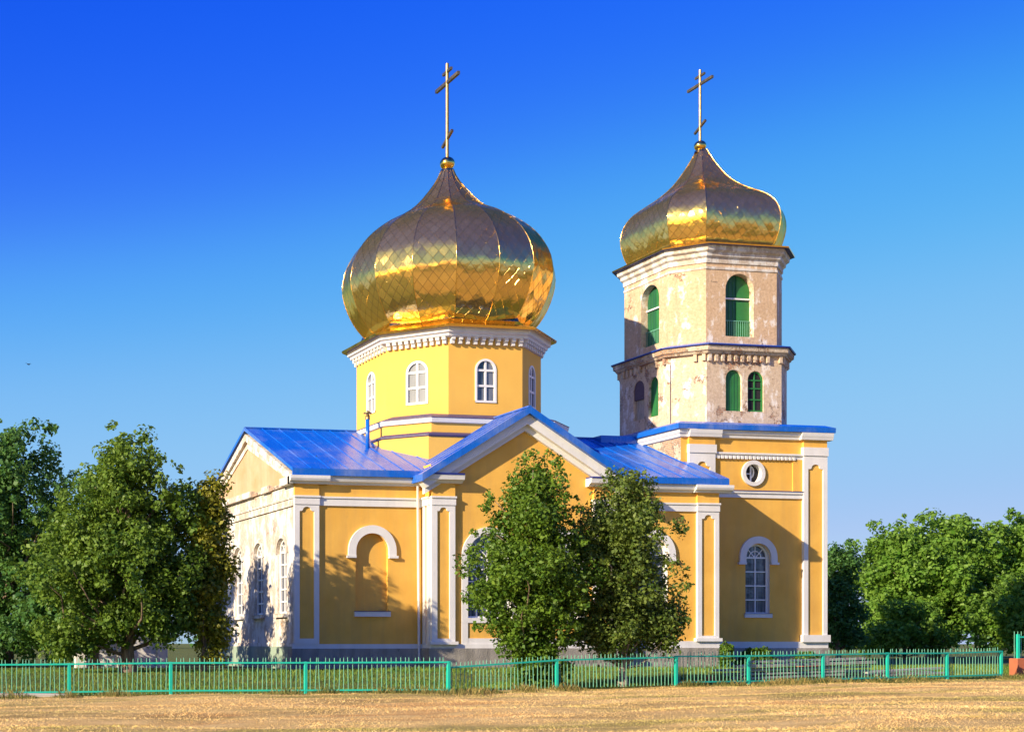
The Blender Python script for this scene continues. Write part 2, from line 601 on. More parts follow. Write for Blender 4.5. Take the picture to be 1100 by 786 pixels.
def np_mesh(name, V, F, mats, mi=None, smooth=False):
    """quads or tris from numpy arrays"""
    me = bpy.data.meshes.new(name)
    V = np.asarray(V, np.float32)
    F = np.asarray(F, np.int32)
    k = F.shape[1]
    me.vertices.add(len(V))
    me.vertices.foreach_set('co', V.ravel())
    me.loops.add(F.size)
    me.loops.foreach_set('vertex_index', F.ravel())
    me.polygons.add(len(F))
    me.polygons.foreach_set('loop_start', np.arange(0, F.size, k, dtype=np.int32))
    me.polygons.foreach_set('loop_total', np.full(len(F), k, np.int32))
    for m in mats:
        me.materials.append(M[m])
    if mi is not None:
        me.polygons.foreach_set('material_index', np.asarray(mi, np.int32))
    if smooth:
        me.polygons.foreach_set('use_smooth', np.ones(len(F), bool))
    me.update(calc_edges=True)
    o = bpy.data.objects.new(name, me)
    COL.objects.link(o)
    return o


def ground_material():
    m, n, l, p = new_mat('field_ground')
    v = objvec(n, l)
    sx = n.new('ShaderNodeSeparateXYZ')
    l.new(v, sx.inputs[0])
    big = noise(n, l, v, 0.22, 6, 0.6)
    mid = noise(n, l, objvec(n, l, (0.8, 2.2, 1)), 0.9, 7, 0.65)
    fine = noise(n, l, objvec(n, l, (1.0, 1.6, 1)), 14, 6, 0.75)
    straw = mix(n, l, ramp(n, l, mid, [(0.3, 0.0), (0.7, 1.0)]), (0.56, 0.36, 0.12), (0.80, 0.57, 0.23))
    straw = mix(n, l, ramp(n, l, big, [(0.52, 0.0), (0.66, 0.75)]), straw, (0.27, 0.185, 0.06))
    pat = noise(n, l, objvec(n, l, (0.16, 0.55, 1)), 1.0, 5, 0.6)
    straw = mix(n, l, ramp(n, l, pat, [(0.60, 0.0), (0.72, 0.7)]), straw, (0.52, 0.25, 0.08))
    straw = mix(n, l, ramp(n, l, pat, [(0.40, 0.8), (0.52, 0.0)]), straw, (0.30, 0.25, 0.07))
    straw = mix(n, l, ramp(n, l, fine, [(0.3, 0.5), (0.55, 0.0)]), straw, (0.26, 0.16, 0.06))
    lawn = mix(n, l, ramp(n, l, mid, [(0.3, 0.0), (0.7, 1.0)]), (0.08, 0.14, 0.025), (0.27, 0.26, 0.075))
    lawn = mix(n, l, ramp(n, l, fine, [(0.35, 0.6), (0.65, 0.0)]), lawn, (0.04, 0.05, 0.015))
    # the churchyard behind the fence is greener than the mown field before it
    yy = nmath(n, l, 'ADD', sx.outputs[1], nmath(n, l, 'MULTIPLY', nmath(n, l, 'SUBTRACT', mid, 0.5), 2.5))
    f = n.new('ShaderNodeMapRange')
    f.inputs['From Min'].default_value = -20.2
    f.inputs['From Max'].default_value = -18.2
    l.new(yy, f.inputs['Value'])
    l.new(mix(n, l, f.outputs[0], straw, lawn), p.inputs['Base Color'])
    p.inputs['Roughness'].default_value = 0.95
    p.inputs['Specular IOR Level'].default_value = 0.1
    bump(n, l, p, nmath(n, l, 'ADD', mid, nmath(n, l, 'MULTIPLY', fine, 0.6)), 0.08)
    return m


M['ground'] = ground_material()
gx = np.concatenate([np.linspace(-900, -60, 15), np.linspace(-56, 60, 117), np.linspace(70, 900, 15)])
gy = np.concatenate([np.linspace(-900, -66, 12), np.linspace(-62, -12, 220), np.linspace(-11, 40, 52), np.linspace(50, 1500, 18)])
GX, GY = np.meshgrid(gx, gy)
GV = np.stack([GX, GY, ground_z(GX, GY)], -1).reshape(-1, 3)
nx, ny = len(gx), len(gy)
ii = (np.arange(ny - 1)[:, None] * nx + np.arange(nx - 1)[None, :]).ravel()
GF = np.stack([ii, ii + 1, ii + 1 + nx, ii + nx], -1)
tag(np_mesh('ground', GV, GF, ['ground'], smooth=True), kind='structure')

# ------------------------------------------------------------------ the church
church = empty('church', (0, 0, 0))
tag(church, 'yellow stucco church with two gilded onion domes, blue metal roofs and a weathered bell tower', 'church')
XL, XR, A = -9.37, 9.62, 5.9
TL, TR, AT, TC = -3.87, 4.15, 6.6, 0.14
BX0, BX1, BA, BCX = 9.2, 16.36, 3.7, 12.8      # tower base
F_S = Frame(0, -A, 1, 0)           # south wall: u = X
F_W = Frame(XL, 0, 0, -1)          # west wall: u = -Y
F_T = Frame(0, -AT, 1, 0)          # transept front
F_B = Frame(0, -BA, 1, 0)          # tower base front
F_N = Frame(0, A, -1, 0)
F_TN = Frame(0, AT, -1, 0)

NICHE = arch(-6.09, 1.38, 2.30, 5.44)
WIN_R = arch(6.4, 1.38, 2.30, 5.44)
WW = [arch(u, 1.12, 2.22, 5.30) for u in (4.45, 1.45, -1.4, -4.3)]
WIN_T = [arch(c, 1.9, 2.05, 5.45) for c in (TC - 1.49, TC + 1.49)]
WIN_B = arch(12.98, 1.2, 2.33, 5.42)
ROUND = [(12.74 + 0.42 * math.cos(2 * math.pi * i / 28), 8.55 + 0.42 * math.sin(2 * math.pi * i / 28)) for i in range(28)]


def rect(u0, u1, z0, z1):
    return [(u0, z0), (u1, z0), (u1, z1), (u0, z1)]


# --- nave walls
mb = MB()
F_S.panel(mb, rect(XL, TL + 0.02, 0.9, 7.75), [NICHE], 0, 'yellow', 0.16)
F_S.prism(mb, NICHE, -0.3, -0.16, 'yellow')
mb.build('nave_wall', church)
mb = MB()
F_S.panel(mb, rect(TR - 0.02, XR - 0.2, 0.9, 7.75), [WIN_R], 0, 'yellow', 0.22, 'white')
mb.build('nave_wall', church)
mb = MB()
F_N.panel(mb, rect(-XR + 0.2, -TR, 0.9, 7.75), [], 0, 'yellow')
mb.build('nave_wall', church)
mb = MB()
F_N.panel(mb, rect(-TL, -XL, 0.9, 7.75), [], 0, 'yellow')
mb.build('nave_wall', church)
mb = MB()
FE = Frame(XR - 0.2, 0, 0, 1)
FE.panel(mb, [(-A, 0.9), (A, 0.9), (A, 7.75), (0, 10.1), (-A, 7.75)], [], 0, 'yellow')
mb.build('end_wall', church)
mb = MB()
F_W.panel(mb, rect(-A, A, 0.9, 7.45), WW, 0, 'west', 0.25)
mb.build('west_wall', church, label='flaking whitewashed end wall with arched windows')
mb = MB()
F_W.panel(mb, [(-A, 7.45), (A, 7.45), (A, 7.7), (0, 10.15), (-A, 7.7)], [], 0.0, 'peach')
F_W.prism(mb, [(-A + 0.5, 7.72), (-A + 0.9, 7.72), (0, 9.55), (A - 0.9, 7.72), (A - 0.5, 7.72), (0, 9.78)], 0.0, 0.05, 'west')
mb.build('gable', church, label='peeling peach pediment of the end wall')
# raking white cornice of the west gable
mb = MB()
for s in (-1, 1):
    lp = [(0, 10.2), (0, 9.9), (s * 6.15, 7.38), (s * 6.15, 7.68)]
    F_W.prism(mb, lp, -0.03, 0.16, 'west')
mb.build('raking_cornice', church)

# --- transept
mb = MB()
F_T.panel(mb, [(TL, 0.9), (TR, 0.9), (TR, 7.7), (TC, 10.2), (TL, 7.7)], WIN_T, 0, 'yellow', 0.25, 'white')
for x, dr in ((TL, -1), (TR, 1)):
    fr = Frame(x, 0, 0, dr)
    u0, u1 = (A - 0.02, AT) if dr < 0 else (-AT, -A + 0.02)
    fr.panel(mb, rect(u0, u1, 0.9, 8.2), [], 0, 'yellow')
mb.build('transept_wall', church)
mb = MB()
for x, dr in ((TL, -1), (TR, 1)):
    fr = Frame(x, 0, 0, dr)
    u0, u1 = (-AT, -A) if dr < 0 else (A, AT)
    fr.panel(mb, rect(u0, u1, 0.9, 8.2), [], 0, 'yellow')
F_TN.panel(mb, [(-TR, 0.9), (-TL, 0.9), (-TL, 7.7), (-TC, 10.2), (-TR, 7.7)], [], 0, 'yellow')
mb.build('transept_wall', church)
for fr, sg, y in ((F_T, 1, AT), (F_TN, -1, AT)):
    mb = MB()
    for s in (-1, 1):
        c = TC * sg
        lp = [(c, 10.32), (c, 9.86), (c + s * 4.35, 7.22), (c + s * 4.6, 7.52)]
        fr.prism(mb, lp, -0.05, 0.36, 'white')
        lp = [(c, 10.24), (c, 9.62), (c + s * 4.35, 6.99), (c + s * 4.35, 7.30)]
        fr.prism(mb, lp, -0.05, 0.16, 'white')
    mb.build('raking_cornice', church)

# --- plinth
mb = MB()
PL = 0.14
F_S.box(mb, XL - PL, TL + 0.05, -0.6, 0.82, -0.3, PL, 'stone')
F_S.box(mb, TR - 0.05, XR - 0.08, -0.6, 0.84, -0.3, PL, 'stone')
F_T.box(mb, TL - PL, TR + PL, -0.6, 0.83, -0.7, PL, 'stone')
F_B.box(mb, XR - 0.1, BX1 + PL, -0.6, 0.82, -0.3, PL, 'stone')
Frame(BX1, 0, 0, 1).box(mb, -BA, BA, -0.6, 0.82, -0.3, PL, 'stone')
F_N.box(mb, -XR, -XL, -0.6, 0.82, -0.3, PL, 'stone')
mb.build('plinth', church)
mb = MB()
F_W.box(mb, -A, A, -0.6, 0.9, -0.3, PL - 0.005, 'greenplinth')
mb.build('plinth', church, label='greenish damp plinth of the end wall')
# white skirting course on the plinth
mb = MB()
F_S.box(mb, XL - 0.1, TL, 0.82, 1.0, -0.2, 0.10, 'white')
F_S.box(mb, TR, XR - 0.12, 0.84, 1.12, -0.2, 0.10, 'white')
F_T.box(mb, TL - 0.1, TR + 0.1, 0.83, 1.0, -0.66, 0.10, 'white')
F_B.box(mb, XR - 0.12, BX1 + 0.1, 0.82, 1.1, -0.2, 0.10, 'white')
Frame(BX1, 0, 0, 1).box(mb, -BA + 0.02, BA, 0.82, 1.1, -0.2, 0.10, 'white')
F_W.box(mb, -A + 0.02, A - 0.02, 0.9, 1.05, -0.2, 0.06, 'west')
mb.build('skirting', church)


# --- pilasters: a white frame round a yellow panel with an ogee head
def ogee(u0, u1, z0, z1):
    c, w = (u0 + u1) / 2, (u1 - u0)
    k = w * 0.22
    s = w * 0.28
    lp = [(u0, z0), (u1, z0), (u1, z1 - s), (u1 - k * 0.6, z1 - s), (u1 - k, z1 - s * 0.8)]
    for i in range(9):
        t = math.pi * i / 8
        lp.append((c + (w / 2 - k) * math.cos(t), z1 - s * 0.75 + s * 0.75 * math.sin(t)))
    lp += [(u0 + k, z1 - s * 0.8), (u0 + k * 0.6, z1 - s), (u0, z1 - s)]
    return lp


def pilaster(fr, u0, u1, z0, z1, o, inset, ztop=None, base=None, wkey='white', pkey='yellow', o0=-0.02):
    mb = MB()
    lo = ogee(u0 + inset, u1 - inset, z0 + 0.22, ztop or (z1 - 0.12))
    fr.panel(mb, rect(u0, u1, z0, z1), [lo], o, wkey, 0.06)
    for u, sg in ((u0, -1), (u1, 1)):
        vs = [fr.p(u, z0, o), fr.p(u, z0, o0), fr.p(u, z1, o0), fr.p(u, z1, o)]
        mb.add(vs, [(0, 1, 2, 3) if sg > 0 else (3, 2, 1, 0)], wkey)
    if base:
        fr.box(mb, u0 - 0.1, u1 + 0.1, z0 - 0.02, z0 + base, o0, o + 0.08, wkey)
    pr = mb.build('pilaster', church)
    mp = MB()
    fr.prism(mp, lo, o - 0.2, o - 0.055, pkey)
    mp.build('panel', pr)
    return pr


pilaster(F_S, XL - 0.02, -8.36, 1.0, 6.57, 0.12, 0.21, 6.46)
pilaster(F_S, 8.42, XR - 0.19, 1.13, 6.57, 0.12, 0.2, 6.44, 0.12)
pilaster(F_T, TL - 0.04, -2.9, 1.0, 6.57, 0.16, 0.24, 6.46, 0.1)
pilaster(F_T, 3.2, TR + 0.04, 1.0, 6.57, 0.16, 0.24, 6.46, 0.1)
pilaster(F_B, 15.2, BX1 + 0.03, 1.1, 9.4, 0.14, 0.22, 9.0, 0.3)
pilaster(F_B, XR - 0.1, 10.8, 7.2, 9.4, 0.14, 0.26, 9.0)
fr = Frame(TL, 0, 0, -1)
mb = MB()
fr.box(mb, A + 0.05, A + 0.3, 1.0, 6.57, 0, 0.08, 'white')
fr.box(mb, A + 0.52, AT + 0.0, 1.0, 6.57, 0, 0.10, 'white')
mb.build('pilaster', church)


# --- entablature: frieze band, architrave band, cornice
def prof_strip(mb, fr, u0, u1, prof, key):
    """extrude a moulding profile [(o,z)...] along u"""
    k = len(prof)
    vs = [fr.p(u0, z, o) for o, z in prof] + [fr.p(u1, z, o) for o, z in prof]
    fs = [(i, i + k, i + 1 + k, i + 1) for i in range(k - 1)]
    fs += [tuple(range(k)), tuple(range(2 * k - 1, k - 1, -1))]
    mb.add(vs, fs, key)


mb = MB()
CP = [(0.0, 7.36), (0.10, 7.36), (0.14, 7.44), (0.24, 7.47), (0.28, 7.56), (0.28, 7.68), (0.0, 7.68)]
def cprof(k): return [(o + k if o > 0 else o, z) for o, z in CP]
prof_strip(mb, F_S, XL - 0.25, TL, CP, 'white')
prof_strip(mb, F_S, XL - 0.28, -8.0, cprof(0.13), 'white')
mb.build('cornice', church)
mb = MB()
prof_strip(mb, F_S, TR, XR + 0.3, CP, 'white')
prof_strip(mb, F_S, 8.2, XR + 0.32, cprof(0.12), 'white')
mb.build('cornice', church)
for u0, u1 in ((TL - 0.5, -2.62), (2.9, TR + 0.5)):
    mb = MB()
    prof_strip(mb, F_T, u0, u1, [(-0.5, 7.42), (0.22, 7.42), (0.30, 7.5), (0.42, 7.55), (0.46, 7.74), (-0.5, 7.74)], 'white')
    F_T.box(mb, u0 + 0.02, u1 - 0.02, 7.74, 7.80, -0.5, 0.48, 'navy')
    if u0 < 0:
        Frame(TL, 0, 0, -1).box(mb, A + 0.02, AT, 7.36, 7.68, 0, 0.4, 'white')
    mb.build('cornice', church)
mb = MB()
F_W.box(mb, -A - 0.2, 0.9, 7.35, 7.6, -0.02, 0.2, 'west')
F_W.box(mb, 2.2, 3.2, 7.33, 7.6, -0.02, 0.16, 'west')
F_W.box(mb, 4.9, A + 0.22, 7.36, 7.66, -0.02, 0.28, 'west')
F_W.box(mb, 0.9, 4.9, 7.36, 7.5, -0.02, 0.10, 'brickface')
mb.build('cornice', church)
mb = MB()
def band(fr, u0, u1, z0, z1, o, key='white', lip=True):
    fr.box(mb, u0, u1, z0, z1, -0.03, o, key)
    if lip:
        fr.box(mb, u0 - 0.02, u1 + 0.02, z1 - 0.07, z1 + 0.004, -0.03, o + 0.04, key)
band(F_S, XL, TL, 6.52, 6.88, 0.07)
band(F_S, XL - 0.03, -8.35, 6.55, 6.90, 0.15)
mb.build('frieze_band', church)
mb = MB()
band(F_S, TR, XR - 0.2, 6.57, 6.92, 0.07)
band(F_S, 8.4, XR - 0.17, 6.58, 6.93, 0.15)
mb.build('frieze_band', church)
mb = MB()
band(F_T, TL - 0.05, -2.88, 6.55, 6.90, 0.19)
fr = Frame(TL, 0, 0, -1)
band(fr, A, AT, 6.55, 6.90, 0.12)
mb.build('frieze_band', church)
mb = MB()
band(F_T, 3.18, TR + 0.05, 6.55, 6.90, 0.19)
mb.build('frieze_band', church)
mb = MB()
band(F_W, -A, A, 6.5, 6.85, 0.08, 'west')
mb.build('frieze_band', church)
mb = MB()
for fr, u0, u1, z0, o in ((F_S, XL - 0.01, -8.36, 6.9, 0.11), (F_S, 8.42, XR - 0.19, 6.93, 0.11), (F_T, TL - 0.02, -2.9, 6.9, 0.15), (F_T, 3.2, TR + 0.02, 6.9, 0.15)):
    mb = MB()
    fr.box(mb, u0, u1, z0, 7.42, -0.02, o, 'yellow')
    mb.build('frieze', church)


# --- windows
def grid_window(fr, c, w, z0, z1, o, cols, rows, glass='glass', bar=0.05, radial=True, fw=0.07, fkey='frame'):
    """glazing with its frame and glazing bars as a sub-part"""
    r = w / 2
    zs = z1 - r
    mg = MB()
    fr.prism(mg, arch(c, w, z0, z1), o - 0.04, o, glass)
    g = mg.build('window', church)
    mf = MB()
    outer = [(c - r, z0)] + arc(c, r, zs)[::-1] + [(c + r, z0)]
    inner = [(c - r + fw, z0)] + arc(c, r - fw, zs)[::-1] + [(c + r - fw, z0)]
    fr.ring(mf, outer[::-1], inner[::-1], o + 0.001, o + 0.06, fkey)
    fr.box(mf, c - r, c + r, z0, z0 + fw, o + 0.002, o + 0.058, fkey)
    for i in range(1, cols):
        u = c - r + w * i / cols
        fr.box(mf, u - bar / 2, u + bar / 2, z0, zs + (0 if radial else math.sqrt(max(0, r * r - (u - c) ** 2))), o + 0.001, o + 0.046, fkey)
    for i in range(1, rows + 1):
        z = z0 + (zs - z0) * i / rows
        b = bar * (1.5 if i == rows else 1)
        fr.box(mf, c - r, c + r, z - b / 2, z + b / 2, o + 0.003, o + 0.05, fkey)
    if radial:
        for t in (45, 90, 135):
            a = math.radians(t)
            mf.bar(fr.p(c, zs, o + 0.02), fr.p(c + r * math.cos(a), zs + r * math.sin(a), o + 0.02), bar * 0.8, 0.03, fkey, up=(fr.nx, fr.ny, 0))
        fr.ring(mf, arc(c, r * 0.52, zs, n=12), arc(c, r * 0.52 - 0.04, zs, n=12), o + 0.004, o + 0.04, fkey)
    mf.build('frame', g)
    return g


def hood(fr, parent, c, ri, ro, zs, drop, o, key='white', legs=True):
    mh = MB()
    fr.ring(mh, arc(c, ro, zs, drop), arc(c, ri, zs, drop), -0.02, o, key)
    if legs:
        for s in (-1, 1):
            u0, u1 = sorted((c + s * (ri - 0.0), c + s * (ro + 0.07)))
            fr.box(mh, u0, u1, zs - drop - 0.08, zs - drop + 0.02, -0.02, o + 0.03, key)
    return mh.build('hood', parent)


def sill(fr, parent, u0, u1, z0, z1, o, key='white'):
    ms = MB()
    fr.box(ms, u0, u1, z0, z1, -0.12, o, key)
    fr.box(ms, u0 + 0.01, u1 - 0.01, z1, z1 + 0.02, -0.14, o + 0.02, 'navy' if key == 'white' else key)
    return ms.build('sill', parent)


# blind niche in the left arm
mn = MB()
F_S.prism(mn, NICHE, -0.16, -0.155, 'yellow')
nich = mn.build('blind_niche', church)
hood(F_S, nich, -6.09, 0.70, 1.02, 4.75, 0.22, 0.10)
sill(F_S, nich, -6.85, -5.32, 2.10, 2.30, 0.10)
g = grid_window(F_S, 6.4, 1.38, 2.30, 5.44, -0.2, 2, 5)
hood(F_S, g, 6.4, 0.70, 1.02, 4.75, 0.22, 0.10)
sill(F_S, g, 5.64, 7.16, 2.10, 2.30, 0.10)
for c in (TC - 1.49, TC + 1.49):
    g = grid_window(F_T, c, 1.9, 2.05, 5.45, -0.2, 4, 5, bar=0.045)
    mh = MB()
    F_T.ring(mh, arc(c, 1.22, 4.5, 2.45), arc(c, 0.955, 4.5, 2.45), -0.02, 0.07, 'white')
    for q in (-1.22, 0.96):
        F_T.box(mh, c + q, c + q + 0.26, 1.0, 1.86, -0.05, 0.072, 'white')
    F_T.box(mh, c - 1.22, c + 1.22, 1.85, 2.05, -0.05, 0.075, 'white')
    mh.build('hood', g)
    ma = MB()
    F_T.box(ma, c - 0.93, c + 0.93, 1.23, 1.84, -0.02, 0.03, 'yellow')
    F_T.box(ma, c - 0.96, c + 0.96, 1.0, 1.23, -0.02, 0.066, 'white')
    ma.build('apron', g)
g = grid_window(F_B, 12.98, 1.2, 2.33, 5.42, -0.2, 2, 4)
hood(F_B, g, 12.98, 0.62, 0.93, 4.83, 0.24, 0.10)
sill(F_B, g, 12.3, 13.66, 2.16, 2.33, 0.09)
for u in (4.45, 1.45, -1.4, -4.3):
    g = grid_window(F_W, u, 1.12, 2.22, 5.30, -0.16, 2, 5, bar=0.06, fw=0.1)
    hood(F_W, g, u, 0.58, 0.72, 4.74, 0.05, 0.06, 'west', False)
    sill(F_W, g, u - 0.7, u + 0.7, 2.08, 2.22, 0.14, 'west')
# round window of the tower base
mg = MB()
F_B.prism(mg, ROUND, -0.24, -0.2, 'dark')
g = mg.build('round_window', church)
mh = MB()
N = 36
ro = [(12.74 + 0.57 * math.cos(2 * math.pi * i / N), 8.55 + 0.57 * math.sin(2 * math.pi * i / N)) for i in range(N + 1)]
ri = [(12.74 + 0.40 * math.cos(2 * math.pi * i / N), 8.55 + 0.40 * math.sin(2 * math.pi * i / N)) for i in range(N + 1)]
F_B.ring(mh, ro, ri, -0.02, 0.09, 'white')
mh.build('frame', g)
mf = MB()
F_B.box(mf, 12.72, 12.78, 8.14, 8.96, -0.19, -0.14, 'frame')
F_B.box(mf, 12.33, 12.74, 8.52, 8.57, -0.19, -0.145, 'frame')
hr = [(12.76 + 0.16 * math.cos(math.radians(t)), 8.62 + 0.26 * math.sin(math.radians(t))) for t in range(-90, 91, 15)]
hi = [(12.76 + 0.11 * math.cos(math.radians(t)), 8.62 + 0.21 * math.sin(math.radians(t))) for t in range(-90, 91, 15)]
F_B.ring(mf, hr, hi, -0.19, -0.142, 'frame')
mf.build('glazing_bar', g)


# --- roofs
def chevron(pts_top, thick):
    return pts_top


def roof_prism(mb, sec, axis, a0, a1, key):
    """sec: closed section [(h,z)], extruded along X or Y"""
    k = len(sec)
    def P(h, z, a): return (a, h, z) if axis == 'X' else (h, a, z)
    vs = [P(h, z, a0) for h, z in sec] + [P(h, z, a1) for h, z in sec]
    fs = [(i, (i + 1) % k, (i + 1) % k + k, i + k) for i in range(k)]
    c = k // 2
    for b, rev in ((0, True), (k, False)):
        for i in range(c - 1):   # section is a folded strip: top i..c-1, bottom c..k-1 reversed
            q = (b + i, b + i + 1, b + k - 2 - i, b + k - 1 - i)
            fs.append(q[::-1] if rev else q)
    mb.add(vs, fs, key)


mb = MB()
EV, EZ, RZ = 6.28, 7.95, 10.47
NSL = (RZ - EZ) / EV
sec = [(-EV, EZ - 0.27), (-EV, EZ), (0, RZ), (EV, EZ), (EV, EZ - 0.27),
       (EV - 0.05, EZ - 0.27), (EV - 0.05, EZ - 0.1), (0, RZ - 0.12), (-EV + 0.05, EZ - 0.1), (-EV + 0.05, EZ - 0.27)]
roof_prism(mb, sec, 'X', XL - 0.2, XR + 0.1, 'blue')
x = XL - 0.2
while x < XR + 0.1:
    for s in (-1, 1):
        if not (-2.5 < x < 2.8):
            mb.bar((x + 0.02, s * (EV - 0.02), EZ + 0.015), (x + 0.02, s * 0.02, RZ + 0.015), 0.022, 0.032, 'blue')
    x += 0.78
mb.bar((XL - 0.2, 0, RZ + 0.02), (XR, 0, RZ + 0.02), 0.14, 0.05, 'blue')
mb.box(7.2, 9.15, -0.7, 0.9, 10.0, 10.52, 'blue')
mb.build('nave_roof', church)
mb = MB()
TE, TSL, TY = 4.62, 0.605, 7.15
TEZ = RZ + 0.06 - TE * TSL
sec = [(TC - TE, TEZ - 0.28), (TC - TE, TEZ), (TC, RZ + 0.06), (TC + TE, TEZ), (TC + TE, TEZ - 0.28),
       (TC + TE - 0.05, TEZ - 0.28), (TC + TE - 0.05, TEZ - 0.24), (TC, RZ - 0.2), (TC - TE + 0.05, TEZ - 0.24), (TC - TE + 0.05, TEZ - 0.28)]
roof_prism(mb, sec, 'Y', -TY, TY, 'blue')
y = -TY
while y < TY:
    for s in (-1, 1):
        mb.bar((TC + s * (TE - 0.02), y + 0.02, TEZ + 0.02), (TC + s * 0.02, y + 0.02, RZ + 0.075), 0.022, 0.032, 'blue', up=(0, 0, 1))
    y += 0.6
mb.bar((TC, -TY, RZ + 0.08), (TC, TY, RZ + 0.08), 0.14, 0.05, 'blue')
mb.build('transept_roof', church)

# downpipe with hopper
mb = MB()
mb.tube([(-4.22, -6.2, 7.66), (-4.22, -6.14, 7.3), (-4.17, -6.03, 6.9), (-4.12, -6.03, 0.45), (-4.12, -6.2, 0.3)], 0.055, 'pipe')
mb.lathe([(0.06, 7.42), (0.13, 7.62), (0.14, 7.72), (0.1, 7.72)], -4.22, -6.2, 'pipe', 12)
mb.build('downpipe', church, smooth=True)
# stove pipe on the left roof
mb = MB()
mb.tube([(-4.98, -2.8, 9.1), (-4.98, -2.8, 10.62)], 0.085, 'blue', 12)
ch = mb.build('stovepipe', church, smooth=True)
mb = MB()
mb.lathe([(0.10, 10.55), (0.10, 10.70), (0.06, 10.71), (0.06, 10.80), (0.2, 10.80), (0.02, 10.92)], -4.98, -2.8, 'goldc', 12)
mb.build('cowl', ch, smooth=True)


# --- octagons
def octo(R, h, cx, cy):
    return [(cx - h, cy - R), (cx + h, cy - R), (cx + R, cy - h), (cx + R, cy + h),
            (cx + h, cy + R), (cx - h, cy + R), (cx - R, cy + h), (cx - R, cy - h)]


def octo_ring(mb, R, h, cx, cy, prof, key, close=False):
    """sweep [(offset,z)] round an octagon; offset pushes faces outward"""
    rows = []
    for o, z in prof:
        k = (R + o) / R
        # keep face offsets true on the cut corners too
        d = (R + h) / math.sqrt(2) + o
        hh = d * math.sqrt(2) - (R + o)
        rows.append([(x, y, z) for x, y in octo(R + o, hh, cx, cy)])
    vs = [p for r in rows for p in r]
    fs = []
    for i in range(len(prof) - 1):
        for j in range(8):
            a, b = i * 8 + j, i * 8 + (j + 1) % 8
            fs.append((a, b, b + 8, a + 8))
    if close:
        fs.append(tuple(range((len(prof) - 1) * 8, len(prof) * 8)))
    mb.add(vs, fs, key)


def octo_frames(R, h, cx, cy):
    """eight wall frames, u = 0 at each face's middle, with half widths"""
    P = octo(R, h, cx, cy)
    out = []
    for j in range(8):
        (ax, ay), (bx, by) = P[j], P[(j + 1) % 8]
        L = math.hypot(bx - ax, by - ay)
        out.append((Frame((ax + bx) / 2, (ay + by) / 2, bx - ax, by - ay), L / 2))
    return out      # S, SE, E, NE, N, NW, W, SW


DX, DR, DH = 0.0, 3.65, 1.70
mb = MB()
octo_ring(mb, 4.4, 2.95, DX, 0, [(0, 7.8), (0, 9.72)], 'yellow2')
octo_ring(mb, 4.4, 2.95, DX, 0, [(0, 9.66), (0.07, 9.70), (0.07, 9.745), (-0.12, 9.86)], 'slate')
octo_ring(mb, 4.24, 2.75, DX, 0, [(0, 9.8), (0, 10.3)], 'yellow2')
octo_ring(mb, 4.24, 2.75, DX, 0, [(0, 10.26), (0.10, 10.28), (0.13, 10.42), (0.13, 10.47)], 'white')
octo_ring(mb, 4.24, 2.75, DX, 0, [(0.15, 10.46), (0.15, 10.49), (-0.5, 10.72)], 'slate')
mb.build('drum_base', church)
mb = MB()
for fr, hw in octo_frames(DR, DH, DX, 0):
    fr.panel(mb, rect(-hw, hw, 10.4, 14.2), [arch(0, 0.98, 11.27, 13.14)], 0, 'yellow2', 0.10, 'white')
drum = mb.build('drum', church)
mb = MB()
octo_ring(mb, DR, DH, DX, 0, [(0, 14.0), (0.26, 14.02), (0.28, 14.12), (0.38, 14.16), (0.40, 14.40), (0.0, 14.44)], 'white')
for fr, hw in octo_frames(DR, DH, DX, 0):
    nd = 10
    for i in range(nd):
        u = -hw + 0.14 + (2 * hw - 0.28) * i / (nd - 1)
        fr.box(mb, u - 0.075, u + 0.075, 13.72, 14.03, -0.01, 0.14, 'white')
        fr.box(mb, u - 0.08, u + 0.08, 13.88, 14.025, -0.01, 0.22, 'white')
mb.build('cornice', drum)
for fr, hw in octo_frames(DR, DH, DX, 0):
    c, w, z0, z1, o = 0, 0.98, 11.27, 13.14, -0.06
    gl = 'glassg' if fr.nx < -0.3 else 'glass'
    mg = MB()
    fr.prism(mg, arch(c, w, z0, z1), o - 0.04, o, gl)
    r, zs = w / 2, z1 - w / 2
    fw = 0.09
    outer = [(c - r, z0)] + arc(c, r, zs)[::-1] + [(c + r, z0)]
    inner = [(c - r + fw, z0)] + arc(c, r - fw, zs)[::-1] + [(c + r - fw, z0)]
    fr.ring(mg, outer[::-1], inner[::-1], o + 0.001, 0.03, 'frame')
    fr.box(mg, -r, r, z0, z0 + 0.09, o + 0.002, 0.035, 'frame')
    fr.box(mg, -0.045, 0.045, z0, z1 - 0.02, o + 0.002, o + 0.05, 'frame')
    for z in (z0 + (zs - z0) * 0.52, zs):
        fr.box(mg, -r, r, z - 0.045, z + 0.045, o + 0.003, o + 0.052, 'frame')
    mg.build('window', drum)


